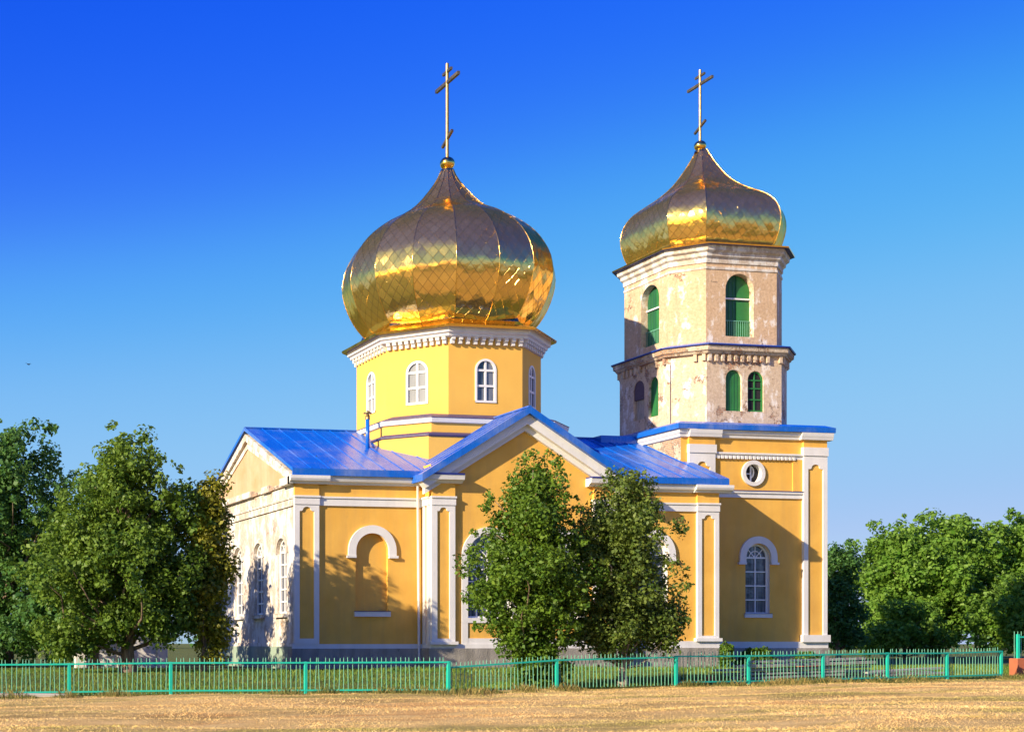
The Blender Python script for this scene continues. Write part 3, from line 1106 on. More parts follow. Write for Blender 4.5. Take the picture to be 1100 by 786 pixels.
# --- domes
def interp_prof(prof, n):
    """Catmull-Rom through profile points, resampled by arc length"""
    P = [Vector((r, z)) for r, z in prof]
    P = [P[0] * 2 - P[1]] + P + [P[-1] * 2 - P[-2]]
    pts = []
    for i in range(1, len(P) - 2):
        for k in range(12):
            t = k / 12
            a, b, c, d = P[i - 1], P[i], P[i + 1], P[i + 2]
            pts.append(0.5 * ((2 * b) + (c - a) * t + (2 * a - 5 * b + 4 * c - d) * t * t + (3 * b - a - 3 * c + d) * t ** 3))
    pts.append(P[-2])
    s = [0]
    for a, b in zip(pts, pts[1:]):
        s.append(s[-1] + (b - a).length)
    out, L = [], s[-1]
    j = 0
    for k in range(n + 1):
        q = L * k / n
        while j < len(s) - 2 and s[j + 1] < q:
            j += 1
        f = (q - s[j]) / max(1e-9, s[j + 1] - s[j])
        p = pts[j].lerp(pts[j + 1], f)
        out.append((p.x, p.y, q))
    return out


def gored_dome(prof, poly, cx, cy, key, n=56):
    """poly: unit polygon vertices; each gore is its own strip so the ribs stay crisp"""
    mb = MB()
    pr = interp_prof(prof, n)
    k = len(poly)
    for j in range(k):
        (ax, ay), (bx, by) = poly[j], poly[(j + 1) % k]
        L = math.hypot(bx - ax, by - ay)
        vs, fs, uvs = [], [], []
        for r, z, q in pr:
            vs += [(cx + ax * r, cy + ay * r, z), (cx + bx * r, cy + by * r, z)]
        for i in range(n):
            a = 2 * i
            fs.append((a, a + 1, a + 3, a + 2))
            r0, r1 = pr[i][0] * L / 2, pr[i + 1][0] * L / 2
            o = j * 7.31
            uvs.append([(o - r0, pr[i][2]), (o + r0, pr[i][2]), (o + r1, pr[i + 1][2]), (o - r1, pr[i + 1][2])])
        mb.add(vs, fs, key, uvs)
    for j in range(k):       # standing ribs between the gores
        ax, ay = poly[j]
        pts = [(cx + ax * r, cy + ay * r, z) for r, z, q in pr[::2]]
        mb.tube(pts, 0.015, 'goldp', 5, cap=False)
    return mb


P16 = [(1.015 * math.sin(math.radians(22.5 * k + 1.5)), -1.015 * math.cos(math.radians(22.5 * k + 1.5))) for k in range(16)]
DPROF = [(3.42, 14.76), (3.80, 15.12), (4.18, 15.70), (4.45, 16.35), (4.60, 17.0), (4.58, 17.45), (4.48, 17.95), (4.25, 18.45), (3.92, 18.95),
         (3.42, 19.45), (2.70, 19.96), (2.04, 20.30), (1.50, 20.68), (0.95, 21.29), (0.50, 21.90), (0.27, 22.40)]
dome = gored_dome(DPROF, P16, DX, 0, 'gold').build('dome', church, smooth=True)
mb = MB()
octo_ring(mb, DR, DH, DX, 0, [(0.30, 14.42), (0.60, 14.33), (0.63, 14.43), (0.36, 14.53), (0.05, 14.66), (-0.16, 14.84), (-0.24, 15.02), (-0.4, 15.04)], 'goldp')
mb.build('skirt', dome)


def cross(parent, cx, cy, z0, z1, s=1.0):
    mb = MB()
    mb.tube([(cx, cy, z0), (cx, cy, z1)], 0.075 * s, 'goldc', 10)
    H = z1 - z0
    zb = z0 + H * 0.80
    mb.bar((cx, cy - 1.13 * s, zb), (cx, cy + 1.13 * s, zb), 0.13 * s, 0.15 * s, 'goldc')
    zt = z0 + H * 0.915
    mb.bar((cx, cy - 0.42 * s, zt), (cx, cy + 0.42 * s, zt), 0.11 * s, 0.12 * s, 'goldc')
    zl = z0 + H * 0.20
    mb.bar((cx, cy - 0.50 * s, zl + 0.22 * s), (cx, cy + 0.50 * s, zl - 0.22 * s), 0.11 * s, 0.12 * s, 'goldc')
    mb.build('cross', parent)
    mb = MB()
    r = 0.33 * s
    mb.lathe([(max(0.01, r * math.cos(math.radians(t))), z0 - r * 0.8 + r * 0.9 * math.sin(math.radians(t))) for t in range(-90, 91, 10)], cx, cy, 'goldp', 20)
    mb.lathe([(0.32 * s, z0 - r * 2.0), (0.30 * s, z0 - r * 1.7), (0.2 * s, z0 - r * 1.5)], cx, cy, 'goldp', 16)
    mb.build('finial_ball', parent, smooth=True)


cross(dome, DX, 0, 22.95, 27.2)

# --- bell tower: square base
mb = MB()
F_B.panel(mb, rect(BX0, BX1, 0.9, 10.2), [WIN_B, ROUND], 0, 'yellow', 0.22, 'white')
Frame(BX1, 0, 0, 1).panel(mb, rect(-BA, BA, 0.9, 10.2), [], 0, 'yellow')
Frame(0, BA, -1, 0).panel(mb, rect(-BX1, -BX0, 0.9, 10.2), [], 0, 'yellow')
tb = mb.build('tower_base', church)
mb = MB()
Frame(BX0, 0, 0, -1).panel(mb, rect(-BA, BA, 6.0, 10.2), [], 0, 'brickface')
mb.build('brick_face', tb)
mb = MB()
F_B.box(mb, 10.8, 15.2, 9.20, 9.42, -0.02, 0.05, 'white')
nd = 20
for i in range(nd):
    u = 11.0 + 3.75 * i / (nd - 1)
    F_B.box(mb, u - 0.055, u + 0.055, 9.16, 9.3, -0.02, 0.10, 'white')
F_B.box(mb, 10.8, 15.2, 9.36, 9.44, -0.02, 0.12, 'white')
F_B.box(mb, XR - 0.12, 10.84, 9.38, 9.75, -0.02, 0.18, 'white')
F_B.box(mb, 15.16, BX1 + 0.06, 9.38, 9.75, -0.02, 0.18, 'white')
F_B.box(mb, XR - 0.1, 15.2, 7.46, 7.72, -0.02, 0.07, 'white')
F_B.box(mb, XR - 0.1, 15.2, 7.66, 7.75, -0.02, 0.12, 'white')
F_B.box(mb, XR - 0.1, 15.2, 7.75, 7.78, -0.02, 0.14, 'navy')
F_B.box(mb, 14.72, 15.2, 7.78, 9.36, -0.02, 0.045, 'yellow')
mb.build('string_course', tb)
mb = MB()
F_B.box(mb, XR - 0.1, 10.8, 9.75, 10.1, -0.02, 0.13, 'yellow')
mb.build('frieze', tb)
mb = MB()
F_B.box(mb, 15.2, BX1 + 0.02, 9.75, 10.1, -0.02, 0.13, 'yellow')
mb.build('frieze', tb)


def sq_ring(mb, x0, x1, y0, y1, prof, key):
    rows = []
    for o, z in prof:
        rows += [(x0 - o, y0 - o, z), (x1 + o, y0 - o, z), (x1 + o, y1 + o, z), (x0 - o, y1 + o, z)]
    fs = []
    for i in range(len(prof) - 1):
        for j in range(4):
            a, b = i * 4 + j, i * 4 + (j + 1) % 4
            fs.append((a, b, b + 4, a + 4))
    mb.add(rows, fs, key)


mb = MB()
sq_ring(mb, BX0, BX1, -BA, BA, [(0, 10.06), (0.10, 10.08), (0.12, 10.18), (0.18, 10.24), (0.21, 10.40), (0.0, 10.42)], 'white')
for u0, u1 in ((XR - 0.15, 11.05), (15.0, BX1 + 0.24)):
    prof_strip(mb, F_B, u0, u1, [(0.0, 10.06), (0.24, 10.08), (0.26, 10.18), (0.28, 10.24), (0.30, 10.39), (0.0, 10.395)], 'white')
mb.build('cornice', tb)
mb = MB()
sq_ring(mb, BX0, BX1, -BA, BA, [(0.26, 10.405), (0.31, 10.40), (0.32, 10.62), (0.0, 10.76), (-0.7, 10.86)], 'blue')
mb.build('tower_skirt_roof', tb)

# --- bell tower: lower tier
TX, LR, LH = 12.8, 3.05, 1.88
mb = MB()
LF = octo_frames(LR, LH, TX, 0)
for i, (fr, hw) in enumerate(LF):
    holes = []
    if i in (0, 2, 4):
        holes = [arch(-0.52, 0.82, 11.40, 13.25), arch(0.57, 0.80, 11.40, 13.22)]
    if i == 6:
        holes = [arch(-0.30, 0.86, 11.45, 13.28), arch(0.85, 0.74, 11.42, 13.25)]
    fr.panel(mb, rect(-hw, hw, 10.6, 14.25), holes, 0, 'belfry', 0.2)
lt = mb.build('lower_belfry', church)
for fr, lst in ((LF[0][0], ((-0.52, 0.82, 11.40, 13.25, 'greenb', 0), (0.57, 0.80, 11.40, 13.22, 'dark', 1))),
                (LF[6][0], ((-0.30, 0.86, 11.45, 13.28, 'purple', 2), (0.85, 0.74, 11.42, 13.25, 'greenb', 0)))):
    for c, w, z0, z1, key, kind in lst:
        mg = MB()
        if kind == 2:
            fr.prism(mg, arch(c, w, z0 + 0.95, z1), -0.16, -0.04, key)
            fr.prism(mg, rect(c - w / 2, c + w / 2, z0, z0 + 0.95), -0.2, -0.14, 'board')
        else:
            fr.prism(mg, arch(c, w, z0, z1), -0.18, -0.12, key)
            if kind == 0:
                for q in range(1, 5):
                    u = c - w / 2 + w * q / 5
                    fr.box(mg, u - 0.012, u + 0.012, z0, z1 - 0.12, -0.121, -0.108, 'greend')
        g = mg.build('window' if kind == 1 else 'shutter', lt)
        if kind == 1:
            r, zs = w / 2, z1 - w / 2
            outer = [(c - r, z0)] + arc(c, r, zs)[::-1] + [(c + r, z0)]
            inner = [(c - r + .06, z0)] + arc(c, r - .06, zs)[::-1] + [(c + r - .06, z0)]
            fr.ring(mg, outer[::-1], inner[::-1], -0.119, -0.06, 'greenb')
            mg2 = MB()
            mg2.v, mg2.f, mg2.mi, mg2.mats = mg.v, mg.f, mg.mi, mg.mats
            fr.box(mg2, c - 0.03, c + 0.03, z0, z1, -0.118, -0.08, 'greenb')
            for z in (z0 + 0.05, z0 + 0.55, z0 + 1.05, zs):
                fr.box(mg2, c - r, c + r, z - 0.03, z + 0.03, -0.117, -0.078, 'greenb')
            bpy.data.objects.remove(g)
            mg2.build('window', lt)
mb = MB()
octo_ring(mb, LR, LH, TX, 0, [(0, 13.9), (0.16, 13.92), (0.2, 14.0), (0.28, 14.05), (0.30, 14.24), (0.0, 14.26)], 'brickface')
for fr, hw in LF:
    nd = max(4, int(hw * 2 / 0.3))
    for i in range(nd):
        u = -hw + 0.1 + (2 * hw - 0.2) * i / (nd - 1)
        if random.random() < (0.55 if fr.nx < -0.5 else 0.97):
            fr.box(mb, u - 0.07, u + 0.07, 13.58 + random.uniform(0, 0.04), 13.93, -0.01, 0.12, 'belfry')
for i in (7,):
    fr, hw = LF[i]
    fr.box(mb, -hw - 0.02, -hw + 0.14, 10.7, 13.6, -0.05, 0.07, 'belfry')
mb.build('cornice', lt)
mb = MB()
octo_ring(mb, LR, LH, TX, 0, [(0.30, 14.255), (0.36, 14.25), (0.37, 14.31), (-0.22, 14.46)], 'navy')
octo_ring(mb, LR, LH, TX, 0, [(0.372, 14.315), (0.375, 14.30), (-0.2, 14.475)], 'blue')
mb.build('ledge_flashing', lt)

# --- bell tower: upper tier
UR, UH = 2.87, 1.78
mb = MB()
UF = octo_frames(UR, UH, TX, 0)
UW = arch(0.0, 1.42, 14.78, 17.60)
for i, (fr, hw) in enumerate(UF):
    c = -0.1 if i == 0 else (0.3 if i == 6 else 0)
    fr.panel(mb, rect(-hw, hw, 14.3, 18.3), [arch(c, 1.42, 14.78, 17.60)] if i % 2 == 0 else [], 0, 'belfry_up', 0.42, 'white' if False else 'belfry')
ut = mb.build('upper_belfry', church)
mb = MB()
for fr, hw in UF:
    pass
octo_ring(mb, UR, UH, TX, 0, [(0, 18.0), (0.05, 18.02), (0.06, 18.22), (0.16, 18.30), (0.18, 18.44), (0.30, 18.52), (0.33, 18.74), (0, 18.8)], 'west')
octo_ring(mb, UR, UH, TX, 0, [(0, 17.72), (0.035, 17.74), (0.035, 17.84), (0, 17.86)], 'west')
mb.build('cornice', ut)
for i in (0, 6):
    fr, hw = UF[i]
    c = -0.1 if i == 0 else 0.3
    mg = MB()
    fr.prism(mg, arch(c, 1.42, 14.78, 17.60), -0.42, -0.34, 'greend')
    for q in range(1, 7):
        u = c - 0.71 + 1.42 * q / 7
        fr.box(mg, u - 0.012, u + 0.012, 14.78, 17.3, -0.341, -0.325, 'greenb')
    fr.prism(mg, [(c + 0.05, 14.78), (c + 0.71, 14.78), (c + 0.71, 16.4), (c + 0.05, 16.4)], -0.335, -0.30, 'greenb')
    fr.prism(mg, [(c + 0.05, 16.6), (c + 0.71, 16.6), (c + 0.71, 16.9), (c + 0.62, 17.2), (c + 0.4, 17.45), (c + 0.05, 17.58)], -0.335, -0.30, 'greenb')
    g = mg.build('shutter', ut)
    mf = MB()
    fr.box(mf, c - 0.71, c + 0.71, 16.50, 16.57, -0.32, -0.26, 'frame')
    mf.build('transom', g)
    mf = MB()
    fr.box(mf, c - 0.70, c + 0.70, 15.52, 15.55, -0.26, -0.23, 'picket')
    for q in range(13):
        u = c - 0.66 + 0.11 * q
        fr.box(mf, u - 0.009, u + 0.009, 14.82, 15.52, -0.252, -0.234, 'picket')
    mf.build('balustrade', g)

P8 = [(-0.62, -1), (0.62, -1), (1, -0.62), (1, 0.62), (0.62, 1), (-0.62, 1), (-1, 0.62), (-1, -0.62)]
TPROF = [(2.62, 18.92), (2.80, 19.15), (2.93, 19.55), (3.02, 20.05), (3.00, 20.5), (2.86, 20.95), (2.58, 21.35), (2.15, 21.68), (1.62, 22.05),
         (1.10, 22.55), (0.70, 23.15), (0.38, 23.75), (0.2, 24.15)]
td = gored_dome(TPROF, P8, TX, 0, 'goldt').build('dome', church, smooth=True)
mb = MB()
octo_ring(mb, UR, UH, TX, 0, [(0.30, 18.75), (0.50, 18.74), (0.52, 18.80), (0.1, 18.93), (-0.3, 18.97)], 'goldp')
octo_ring(mb, UR, UH, TX, 0, [(0.28, 18.745), (0.48, 18.73), (0.515, 18.735)], 'navy')
mb.build('skirt', td)
cross(td, TX - 0.08, 0, 24.55, 27.9, 0.82)


# ------------------------------------------------------------------ trees
def leaves(centres, radii, count, size, rg, droop=0.0, flat=1.0):
    """leaf-sized diamonds scattered through small clumps: returns verts, quads"""
    n = len(centres)
    pr_ = radii ** 1.7
    pick = rg.choice(n, count, p=pr_ / pr_.sum())
    d = rg.normal(size=(count, 3))
    d /= np.linalg.norm(d, axis=1)[:, None]
    rr = rg.random(count) ** 0.45
    P = centres[pick] + d * (radii[pick] * rr)[:, None] * np.array([1, 1, flat])
    P[:, 2] -= droop * rg.random(count) * radii[pick]
    nrm = d * 0.7 + rg.normal(size=(count, 3)) * 0.6 + np.array([0, 0, 0.45])
    nrm /= np.linalg.norm(nrm, axis=1)[:, None]
    t = np.cross(nrm, rg.normal(size=(count, 3)))
    t /= np.linalg.norm(t, axis=1)[:, None]
    b = np.cross(nrm, t)
    s = size * (0.45 + 1.1 * rg.random(count) ** 1.4)
    L, W = s[:, None], (s * (0.55 + 0.25 * rg.random(count)))[:, None]
    fold = nrm * (s * 0.18)[:, None]
    V = np.stack([P - t * L * 0.5, P + b * W * 0.5 + fold, P + t * L * 0.5, P - b * W * 0.5 + fold], 1).reshape(-1, 3)
    F = np.arange(count * 4, dtype=np.int32).reshape(-1, 4)
    return V, F


def branch(mb, p0, p1, r0, r1, key, rg, wob=0.12, n=5):
    p0, p1 = np.array(p0, float), np.array(p1, float)
    L = np.linalg.norm(p1 - p0)
    pts = [p0 + (p1 - p0) * i / n + (rg.normal(size=3) * wob * L / n if 0 < i < n else 0) for i in range(n + 1)]
    mb.tube([tuple(p) for p in pts], [r0 + (r1 - r0) * i / n for i in range(n + 1)], key, 7)
    return pts


def tree(name, base, lobes, leafkey, count, size, label, cat='tree', group=None, trunk=(0.22, None), bark='bark',
         seed=0, clump=(0.35, 0.75), nclump=110, droop=0.0, trunk_show=True, lean=(0, 0), flat=0.85):
    """lobes: (dx, dy, z, rx, ry, rz) ellipsoids of the crown, metres from the base (dx along the church front)"""
    rg = np.random.default_rng(seed)
    bx, by = base
    bz = gz(bx, by)
    root = empty(name, (bx, by, bz))
    tag(root, label, cat, group)
    tot = sum((l[3] * l[5]) for l in lobes)
    C, R = [], []
    for (dx, dy, z, rx, ry, rz) in lobes:
        k = max(5, int(2.2 * nclump * rx * rz / tot))
        d = rg.normal(size=(k, 3))
        d /= np.linalg.norm(d, axis=1)[:, None]
        q = (0.30 + 0.70 * rg.random(k) ** 0.6)[:, None]
        jit = 1 + 0.16 * rg.normal(size=(k, 1))
        C.append(np.array([dx, dy, z]) + d * q * jit * np.array([rx, ry, rz]))
        R.append(clump[0] + (clump[1] - clump[0]) * rg.random(k) ** 1.5)
        k2 = k // 2                                   # twigs that break the outline
        d = rg.normal(size=(k2, 3))
        d /= np.linalg.norm(d, axis=1)[:, None]
        C.append(np.array([dx, dy, z]) + d * (1.0 + 0.28 * rg.random((k2, 1))) * np.array([rx, ry, rz]))
        R.append(clump[0] * (0.3 + 0.5 * rg.random(k2)))
    C, R = np.concatenate(C), np.concatenate(R)
    count = int(count * 1.9)
    C[:, 2] = np.maximum(C[:, 2], R * 0.5 + 0.1)
    V, F = leaves(C, R, count, size, rg, droop, flat)
    V[:, 2] = np.maximum(V[:, 2], 0.03)
    cr = np_mesh('crown', V, F, [leafkey])
    cr.parent = root
    mb = MB()
    zt = max(l[2] + l[5] * 0.6 for l in lobes)
    tl = max(lobes, key=lambda l: l[2] + l[5])
    r0 = trunk[0]
    pts = branch(mb, (0, 0, -0.3), (tl[0] * 0.7 + lean[0], tl[1] * 0.7 + lean[1], zt), r0, r0 * 0.15, bark, rg, 0.05, 8)
    mb.tube([(0, 0, -0.3), (0, 0, 0.05), (0, 0, 0.35)], [r0 * 1.6, r0 * 1.35, r0 * 1.02], bark, 9)
    sel = rg.choice(len(C), min(len(C), 34), replace=False)
    for i in sel:
        c = C[i]
        h = min(max(0.55, c[2] - 0.5 * math.hypot(c[0], c[1]) - 0.3), zt * 0.93)
        k = min(len(pts) - 1, max(1, int(h / zt * 8)))
        branch(mb, pts[k], c, r0 * 0.34 * (1 - 0.5 * h / zt), 0.012, bark, rg, 0.2, 4)
    tk = mb.build('trunk', root, smooth=True)
    return root


M['leafA'] = leaf_mat('broadleaf_green', (0.06, 0.15, 0.018), (0.25, 0.37, 0.05), 0.48)
M['leafB'] = leaf_mat('yellowish_leaf', (0.14, 0.18, 0.016), (0.44, 0.39, 0.04), 0.45)
M['leafC'] = leaf_mat('cool_green_leaf', (0.035, 0.13, 0.03), (0.15, 0.31, 0.07), 0.48)
M['leafE'] = leaf_mat('deep_green_leaf', (0.04, 0.125, 0.012), (0.20, 0.31, 0.03), 0.42)
M['leafF'] = leaf_mat('olive_green_leaf', (0.045, 0.11, 0.018), (0.23, 0.29, 0.05), 0.42)
M['leafH'] = leaf_mat('willow_green_leaf', (0.10, 0.26, 0.02), (0.30, 0.48, 0.07), 0.52)

tree('broadleaf_tree', (-17.1, -10.07), [(0, 0, 7.4, 0.9, 0.9, 1.3), (0.2, 0, 6.3, 1.9, 1.8, 1.4), (-1.6, 0.2, 4.9, 1.7, 1.7, 1.5), (1.5, 0, 4.6, 1.7, 1.7, 1.8),
     (-2.3, 0, 3.5, 1.5, 1.6, 1.0), (0, -0.4, 3.6, 2.2, 2.0, 1.6), (-1.3, -0.2, 1.7, 1.4, 1.4, 1.0), (1.7, 0.2, 2.6, 1.3, 1.4, 1.1), (0.9, -0.6, 1.7, 0.9, 0.9, 0.6), (-2.3, 0, 1.2, 1.0, 1.0, 0.7)],
     'leafA', 30000, 0.15, 'tall broadleaf tree with a pointed crown, left of the church end wall behind the fence', 'tree', 'trees left of the church', (0.27, None), seed=3, nclump=170)
tree('columnar_tree', (-14.35, -10.3), [(0.35, 0, 6.0, 0.5, 0.5, 0.9), (0.1, 0, 4.7, 0.62, 0.6, 0.9), (0.35, 0, 3.6, 0.62, 0.6, 0.8), (0.0, 0, 2.5, 0.62, 0.6, 0.9), (0.25, 0.0, 1.3, 0.45, 0.5, 0.8)],
     'leafB', 9000, 0.15, 'slim yellow-green tree right against the pale end wall of the church', 'tree', 'trees left of the church', (0.1, None), seed=5, nclump=60)
tree('broadleaf_tree', (-20.0, 0.6), [(0, 0, 8.8, 2.3, 2.3, 1.7), (-1.6, 0, 6.5, 2.6, 2.6, 2.0), (1.2, 0, 6.3, 1.9, 2.3, 2.0), (0.6, 0, 3.8, 2.6, 2.6, 1.8), (-2, 0, 3.2, 2.6, 2.6, 2.0), (1.0, 0, 1.6, 2.3, 2.0, 1.3), (-1.5, 0, 1.3, 2.0, 2.0, 1.2)],
     'leafC', 24000, 0.19, 'darker bluish-green tree at the left edge of the view behind the fence', 'tree', 'trees left of the church', (0.3, None), seed=8, nclump=150)
tree('broadleaf_tree', (-17.2, -4.6), [(0, 0, 3.0, 1.9, 2.2, 1.6), (-1.8, 0, 1.8, 1.8, 1.8, 1.3), (0.5, 0.6, 6.3, 1.3, 1.7, 1.4), (0.3, 0.3, 4.8, 1.7, 2.0, 1.4)],
     'leafC', 14000, 0.19, 'dark tree half hidden behind the pointed broadleaf tree', 'tree', 'trees left of the church', (0.2, None), seed=9, nclump=90)
tree('broadleaf_tree', (-6.15, -18.55), [(0.2, 0, 6.3, 0.85, 0.85, 0.95), (0.0, 0, 5.2, 1.35, 1.2, 1.1), (-0.3, 0, 3.8, 1.75, 1.5, 1.2), (-0.3, -0.1, 2.5, 1.75, 1.5, 1.1), (0.9, 0, 3.6, 1.2, 1.2, 1.5),
     (0.2, 0, 1.3, 1.0, 1.0, 0.7)],
     'leafE', 26000, 0.115, 'bushy green tree, left of the two in front of the church facade', 'tree', 'pair of trees before the facade', (0.13, None), seed=12, nclump=150, clump=(0.28, 0.6))
tree('weeping_tree', (-2.95, -18.6), [(0.05, 0, 6.1, 0.9, 0.85, 0.9), (-0.55, 0, 4.9, 1.0, 0.9, 1.0), (0.15, 0, 4.9, 1.3, 1.2, 1.1), (0.1, 0, 3.5, 1.65, 1.4, 1.3), (0.4, 0, 2.3, 1.5, 1.3, 1.0), (1.1, 0, 2.0, 0.8, 0.8, 0.6), (-0.6, 0, 2.2, 1.0, 1.0, 1.0)],
     'leafF', 25000, 0.11, 'olive-green tree with drooping twigs and a bare trunk, right of the two before the facade', 'tree', 'pair of trees before the facade', (0.13, None), 'barkp', seed=17, nclump=140, clump=(0.28, 0.6), droop=0.9)
tree('leafy_shrub', (-5.9, -18.9), [(0, 0, 0.55, 0.75, 0.6, 0.5), (-0.4, 0, 0.9, 0.6, 0.5, 0.5)],
     'leafE', 3500, 0.10, 'low round shrub at the foot of the bushy tree behind the fence', 'shrub', None, (0.03, None), seed=21, nclump=22, clump=(0.2, 0.35))
# far trees right of the tower
tree('willow_tree', (47.2, 24.0), [(0, 0, 7.3, 4.0, 3.5, 2.2), (-3.5, 0, 5.4, 2.8, 3, 2.5), (3.0, 0, 6.7, 3.0, 3, 2.3), (-0.5, -1.5, 4.2, 4.2, 3, 2.6), (-4.6, -1, 3.0, 2.0, 2.4, 2.0)],
     'leafH', 36000, 0.26, 'broad rounded willow right of the bell tower, largest of the far trees', 'tree', 'far trees right of the church', (0.4, None), seed=31, nclump=190, clump=(0.5, 1.1))
tree('willow_tree', (54.0, 22.5), [(0, 0, 7.5, 2.8, 2.8, 2.3), (2.5, 0, 6.3, 3.2, 3, 2.6), (0, -1, 4.6, 3.0, 3, 2.4)],
     'leafH', 20000, 0.26, 'willow at the right edge of the view beside the broad one', 'tree', 'far trees right of the church', (0.35, None), seed=33, nclump=110, clump=(0.5, 1.1))
tree('willow_tree', (49.0, 17.0), [(0, 0, 3.6, 3.0, 2.4, 2.0), (2.2, 0, 4.4, 2.4, 2.2, 1.7), (-2.5, 0, 2.4, 2.2, 2.0, 1.6), (0.8, -0.5, 1.6, 3.2, 2.0, 1.1)],
     'leafH', 20000, 0.24, 'lower willow thicket in front of the broad willow on the right', 'tree', 'far trees right of the church', (0.25, None), seed=35, nclump=110, clump=(0.45, 0.9))
tree('slim_tree', (33.4, 16.2), [(0, 0, 5.6, 1.0, 1.0, 1.5), (-0.4, 0, 3.6, 1.3, 1.2, 1.6), (0.4, 0, 2.0, 1.3, 1.2, 1.2)],
     'leafC', 8000, 0.2, 'slim dark tree showing just past the right corner of the bell tower', 'tree', 'far trees right of the church', (0.14, None), seed=37, nclump=55, clump=(0.4, 0.8))
tree('willow_tree', (41.0, 19.5), [(0, 0, 2.2, 2.2, 1.8, 1.5), (-1.8, 0, 1.4, 1.5, 1.4, 1.0), (1.8, 0, 1.6, 1.6, 1.4, 1.1)],
     'leafH', 9000, 0.22, 'low bushy willow between the slim tree and the broad willow', 'tree', 'far trees right of the church', (0.12, None), seed=39, nclump=60, clump=(0.4, 0.7))
# distant woods all round the village: one mass nobody could count
rgw = np.random.default_rng(77)
nW = 2200
aw = rgw.random(nW) * 2 * math.pi
rw = np.where(np.sin(aw) < -0.2, 105, 175) + 55 * rgw.random(nW)
hw_ = 1.8 + 9.5 * rgw.random(nW) ** 1.4 * (0.75 + 0.25 * np.sin(aw * 9) * np.sin(aw * 23 + 1))
CW = np.stack([rw * np.cos(aw), rw * np.sin(aw) - 5, hw_], 1)
V, F = leaves(CW, 2.2 + 1.6 * rgw.random(nW), 60000, 1.3, rgw)
V[:, 2] = np.maximum(V[:, 2], 0.02)
tag(np_mesh('far_woods', V, F, ['leafC']), 'distant dark woods along the horizon round the church', 'woods', kind='stuff')
# young plants by the facade
for (x, y, h, w, sd, lb) in ((9.1, -6.9, 1.0, 0.3, 41, 'young sapling growing against the pale plinth left of the tower window'),
                             (12.0, -5.0, 0.75, 0.9, 42, 'dark weedy bush under the arched tower window'),
                             (14.3, -5.2, 0.55, 0.7, 43, 'low weedy bush by the tower base, right of the arched window')):
    tree('weedy_bush', (x, y), [(0, 0, h * 0.75, w * 0.6, w * 0.5, h * 0.3), (0, 0, h * 0.4, w, w * 0.7, h * 0.35)], 'leafE', 900 if sd == 41 else 1800, 0.12, lb, 'bush',
         'bushes at the wall foot', (0.02, None), seed=sd, nclump=14, clump=(0.14, 0.28))


# ------------------------------------------------------------------ fences
def fence_run(name, pts, label, top=1.08, rail=0.93, low=0.07, step=0.135, drop=None):
    """pts: (x, y, height offset) at each post; welded posts, rails and rod pickets"""
    x0, y0 = pts[0][:2]
    root = empty(name, (x0, y0, gz(x0, y0)))
    tag(root, label, 'fence', 'turquoise picket fences before the church')
    ox, oy, oz = root.location
    rod = MB()
    rod.tube([(0, 0, 0), (0, 0, 0.96)], 0.0115, 'picket', 6)
    rod.tube([(0, 0, 0.96), (0, 0, 1.0)], [0.0115, 0.004], 'picket', 6)
    rod_me = None
    for (x, y, dz) in pts:
        mb = MB()
        z = gz(x, y) - oz
        mb.box(x - ox - 0.045, x - ox + 0.045, y - oy - 0.045, y - oy + 0.045, z - 0.3, z + rail + 0.03 + dz, 'fence')
        mb.build('post', root, bevel=0.006)
    for (xa, ya, da), (xb, yb, db) in zip(pts, pts[1:]):
        za, zb = gz(xa, ya) - oz, gz(xb, yb) - oz
        A_, B_ = Vector((xa - ox, ya - oy, za)), Vector((xb - ox, yb - oy, zb))
        mb = MB()
        mb.bar(A_ + Vector((0, -0.03, rail + da)), B_ + Vector((0, -0.03, rail + db)), 0.04, 0.048, 'fence')
        mb.build('top_rail', root)
        if low is not None:
            mb = MB()
            mb.bar(A_ + Vector((0, -0.03, low + 0.03)), B_ + Vector((0, -0.03, low + 0.03)), 0.035, 0.045, 'fence')
            mb.build('bottom_rail', root)
        L = (B_ - A_).length
        k = max(2, int(round(L / step)))
        for i in range(1, k):
            f = i / k
            P = A_.lerp(B_, f)
            d = da + (db - da) * f
            if rod_me is None:
                o = rod.build('picket', root, smooth=False)
                rod_me = o.data
            else:
                o = bpy.data.objects.new('picket', rod_me)
                COL.objects.link(o)
                o.parent = root
            o.location = P + Vector((0, 0.012, 0.03))
            o.rotation_euler = (random.gauss(0, 0.012), random.gauss(0, 0.02), 0)
            o.scale = (1, 1, top + d - 0.03 + random.gauss(0, 0.008))
    return root


fence_run('picket_fence', [(-23.6, -18.3, 0), (-20.84, -18.75, 0), (-17.9, -19.2, 0), (-13.97, -19.8, 0), (-9.80, -20.5, 0)],
          'bright turquoise picket fence, left stretch with a bottom rail, ending at the tall post', low=0.09, step=0.14)
fence_run('picket_fence', [(-9.72, -20.3, -0.17), (-5.96, -19.85, -0.05), (-1.5, -19.2, -0.02)],
          'turquoise picket fence with a slanting rail, middle stretch in front of the pair of trees', low=None, step=0.135)
fence_run('picket_fence', [(-1.44, -19.15, 0), (1.42, -18.72, 0), (4.49, -18.29, 0.0), (7.33, -17.82, 0), (10.1, -17.33, -0.02), (12.75, -16.84, 0)],
          'turquoise picket fence, right stretch running past the bell tower to the edge of the view', low=0.09, step=0.145)
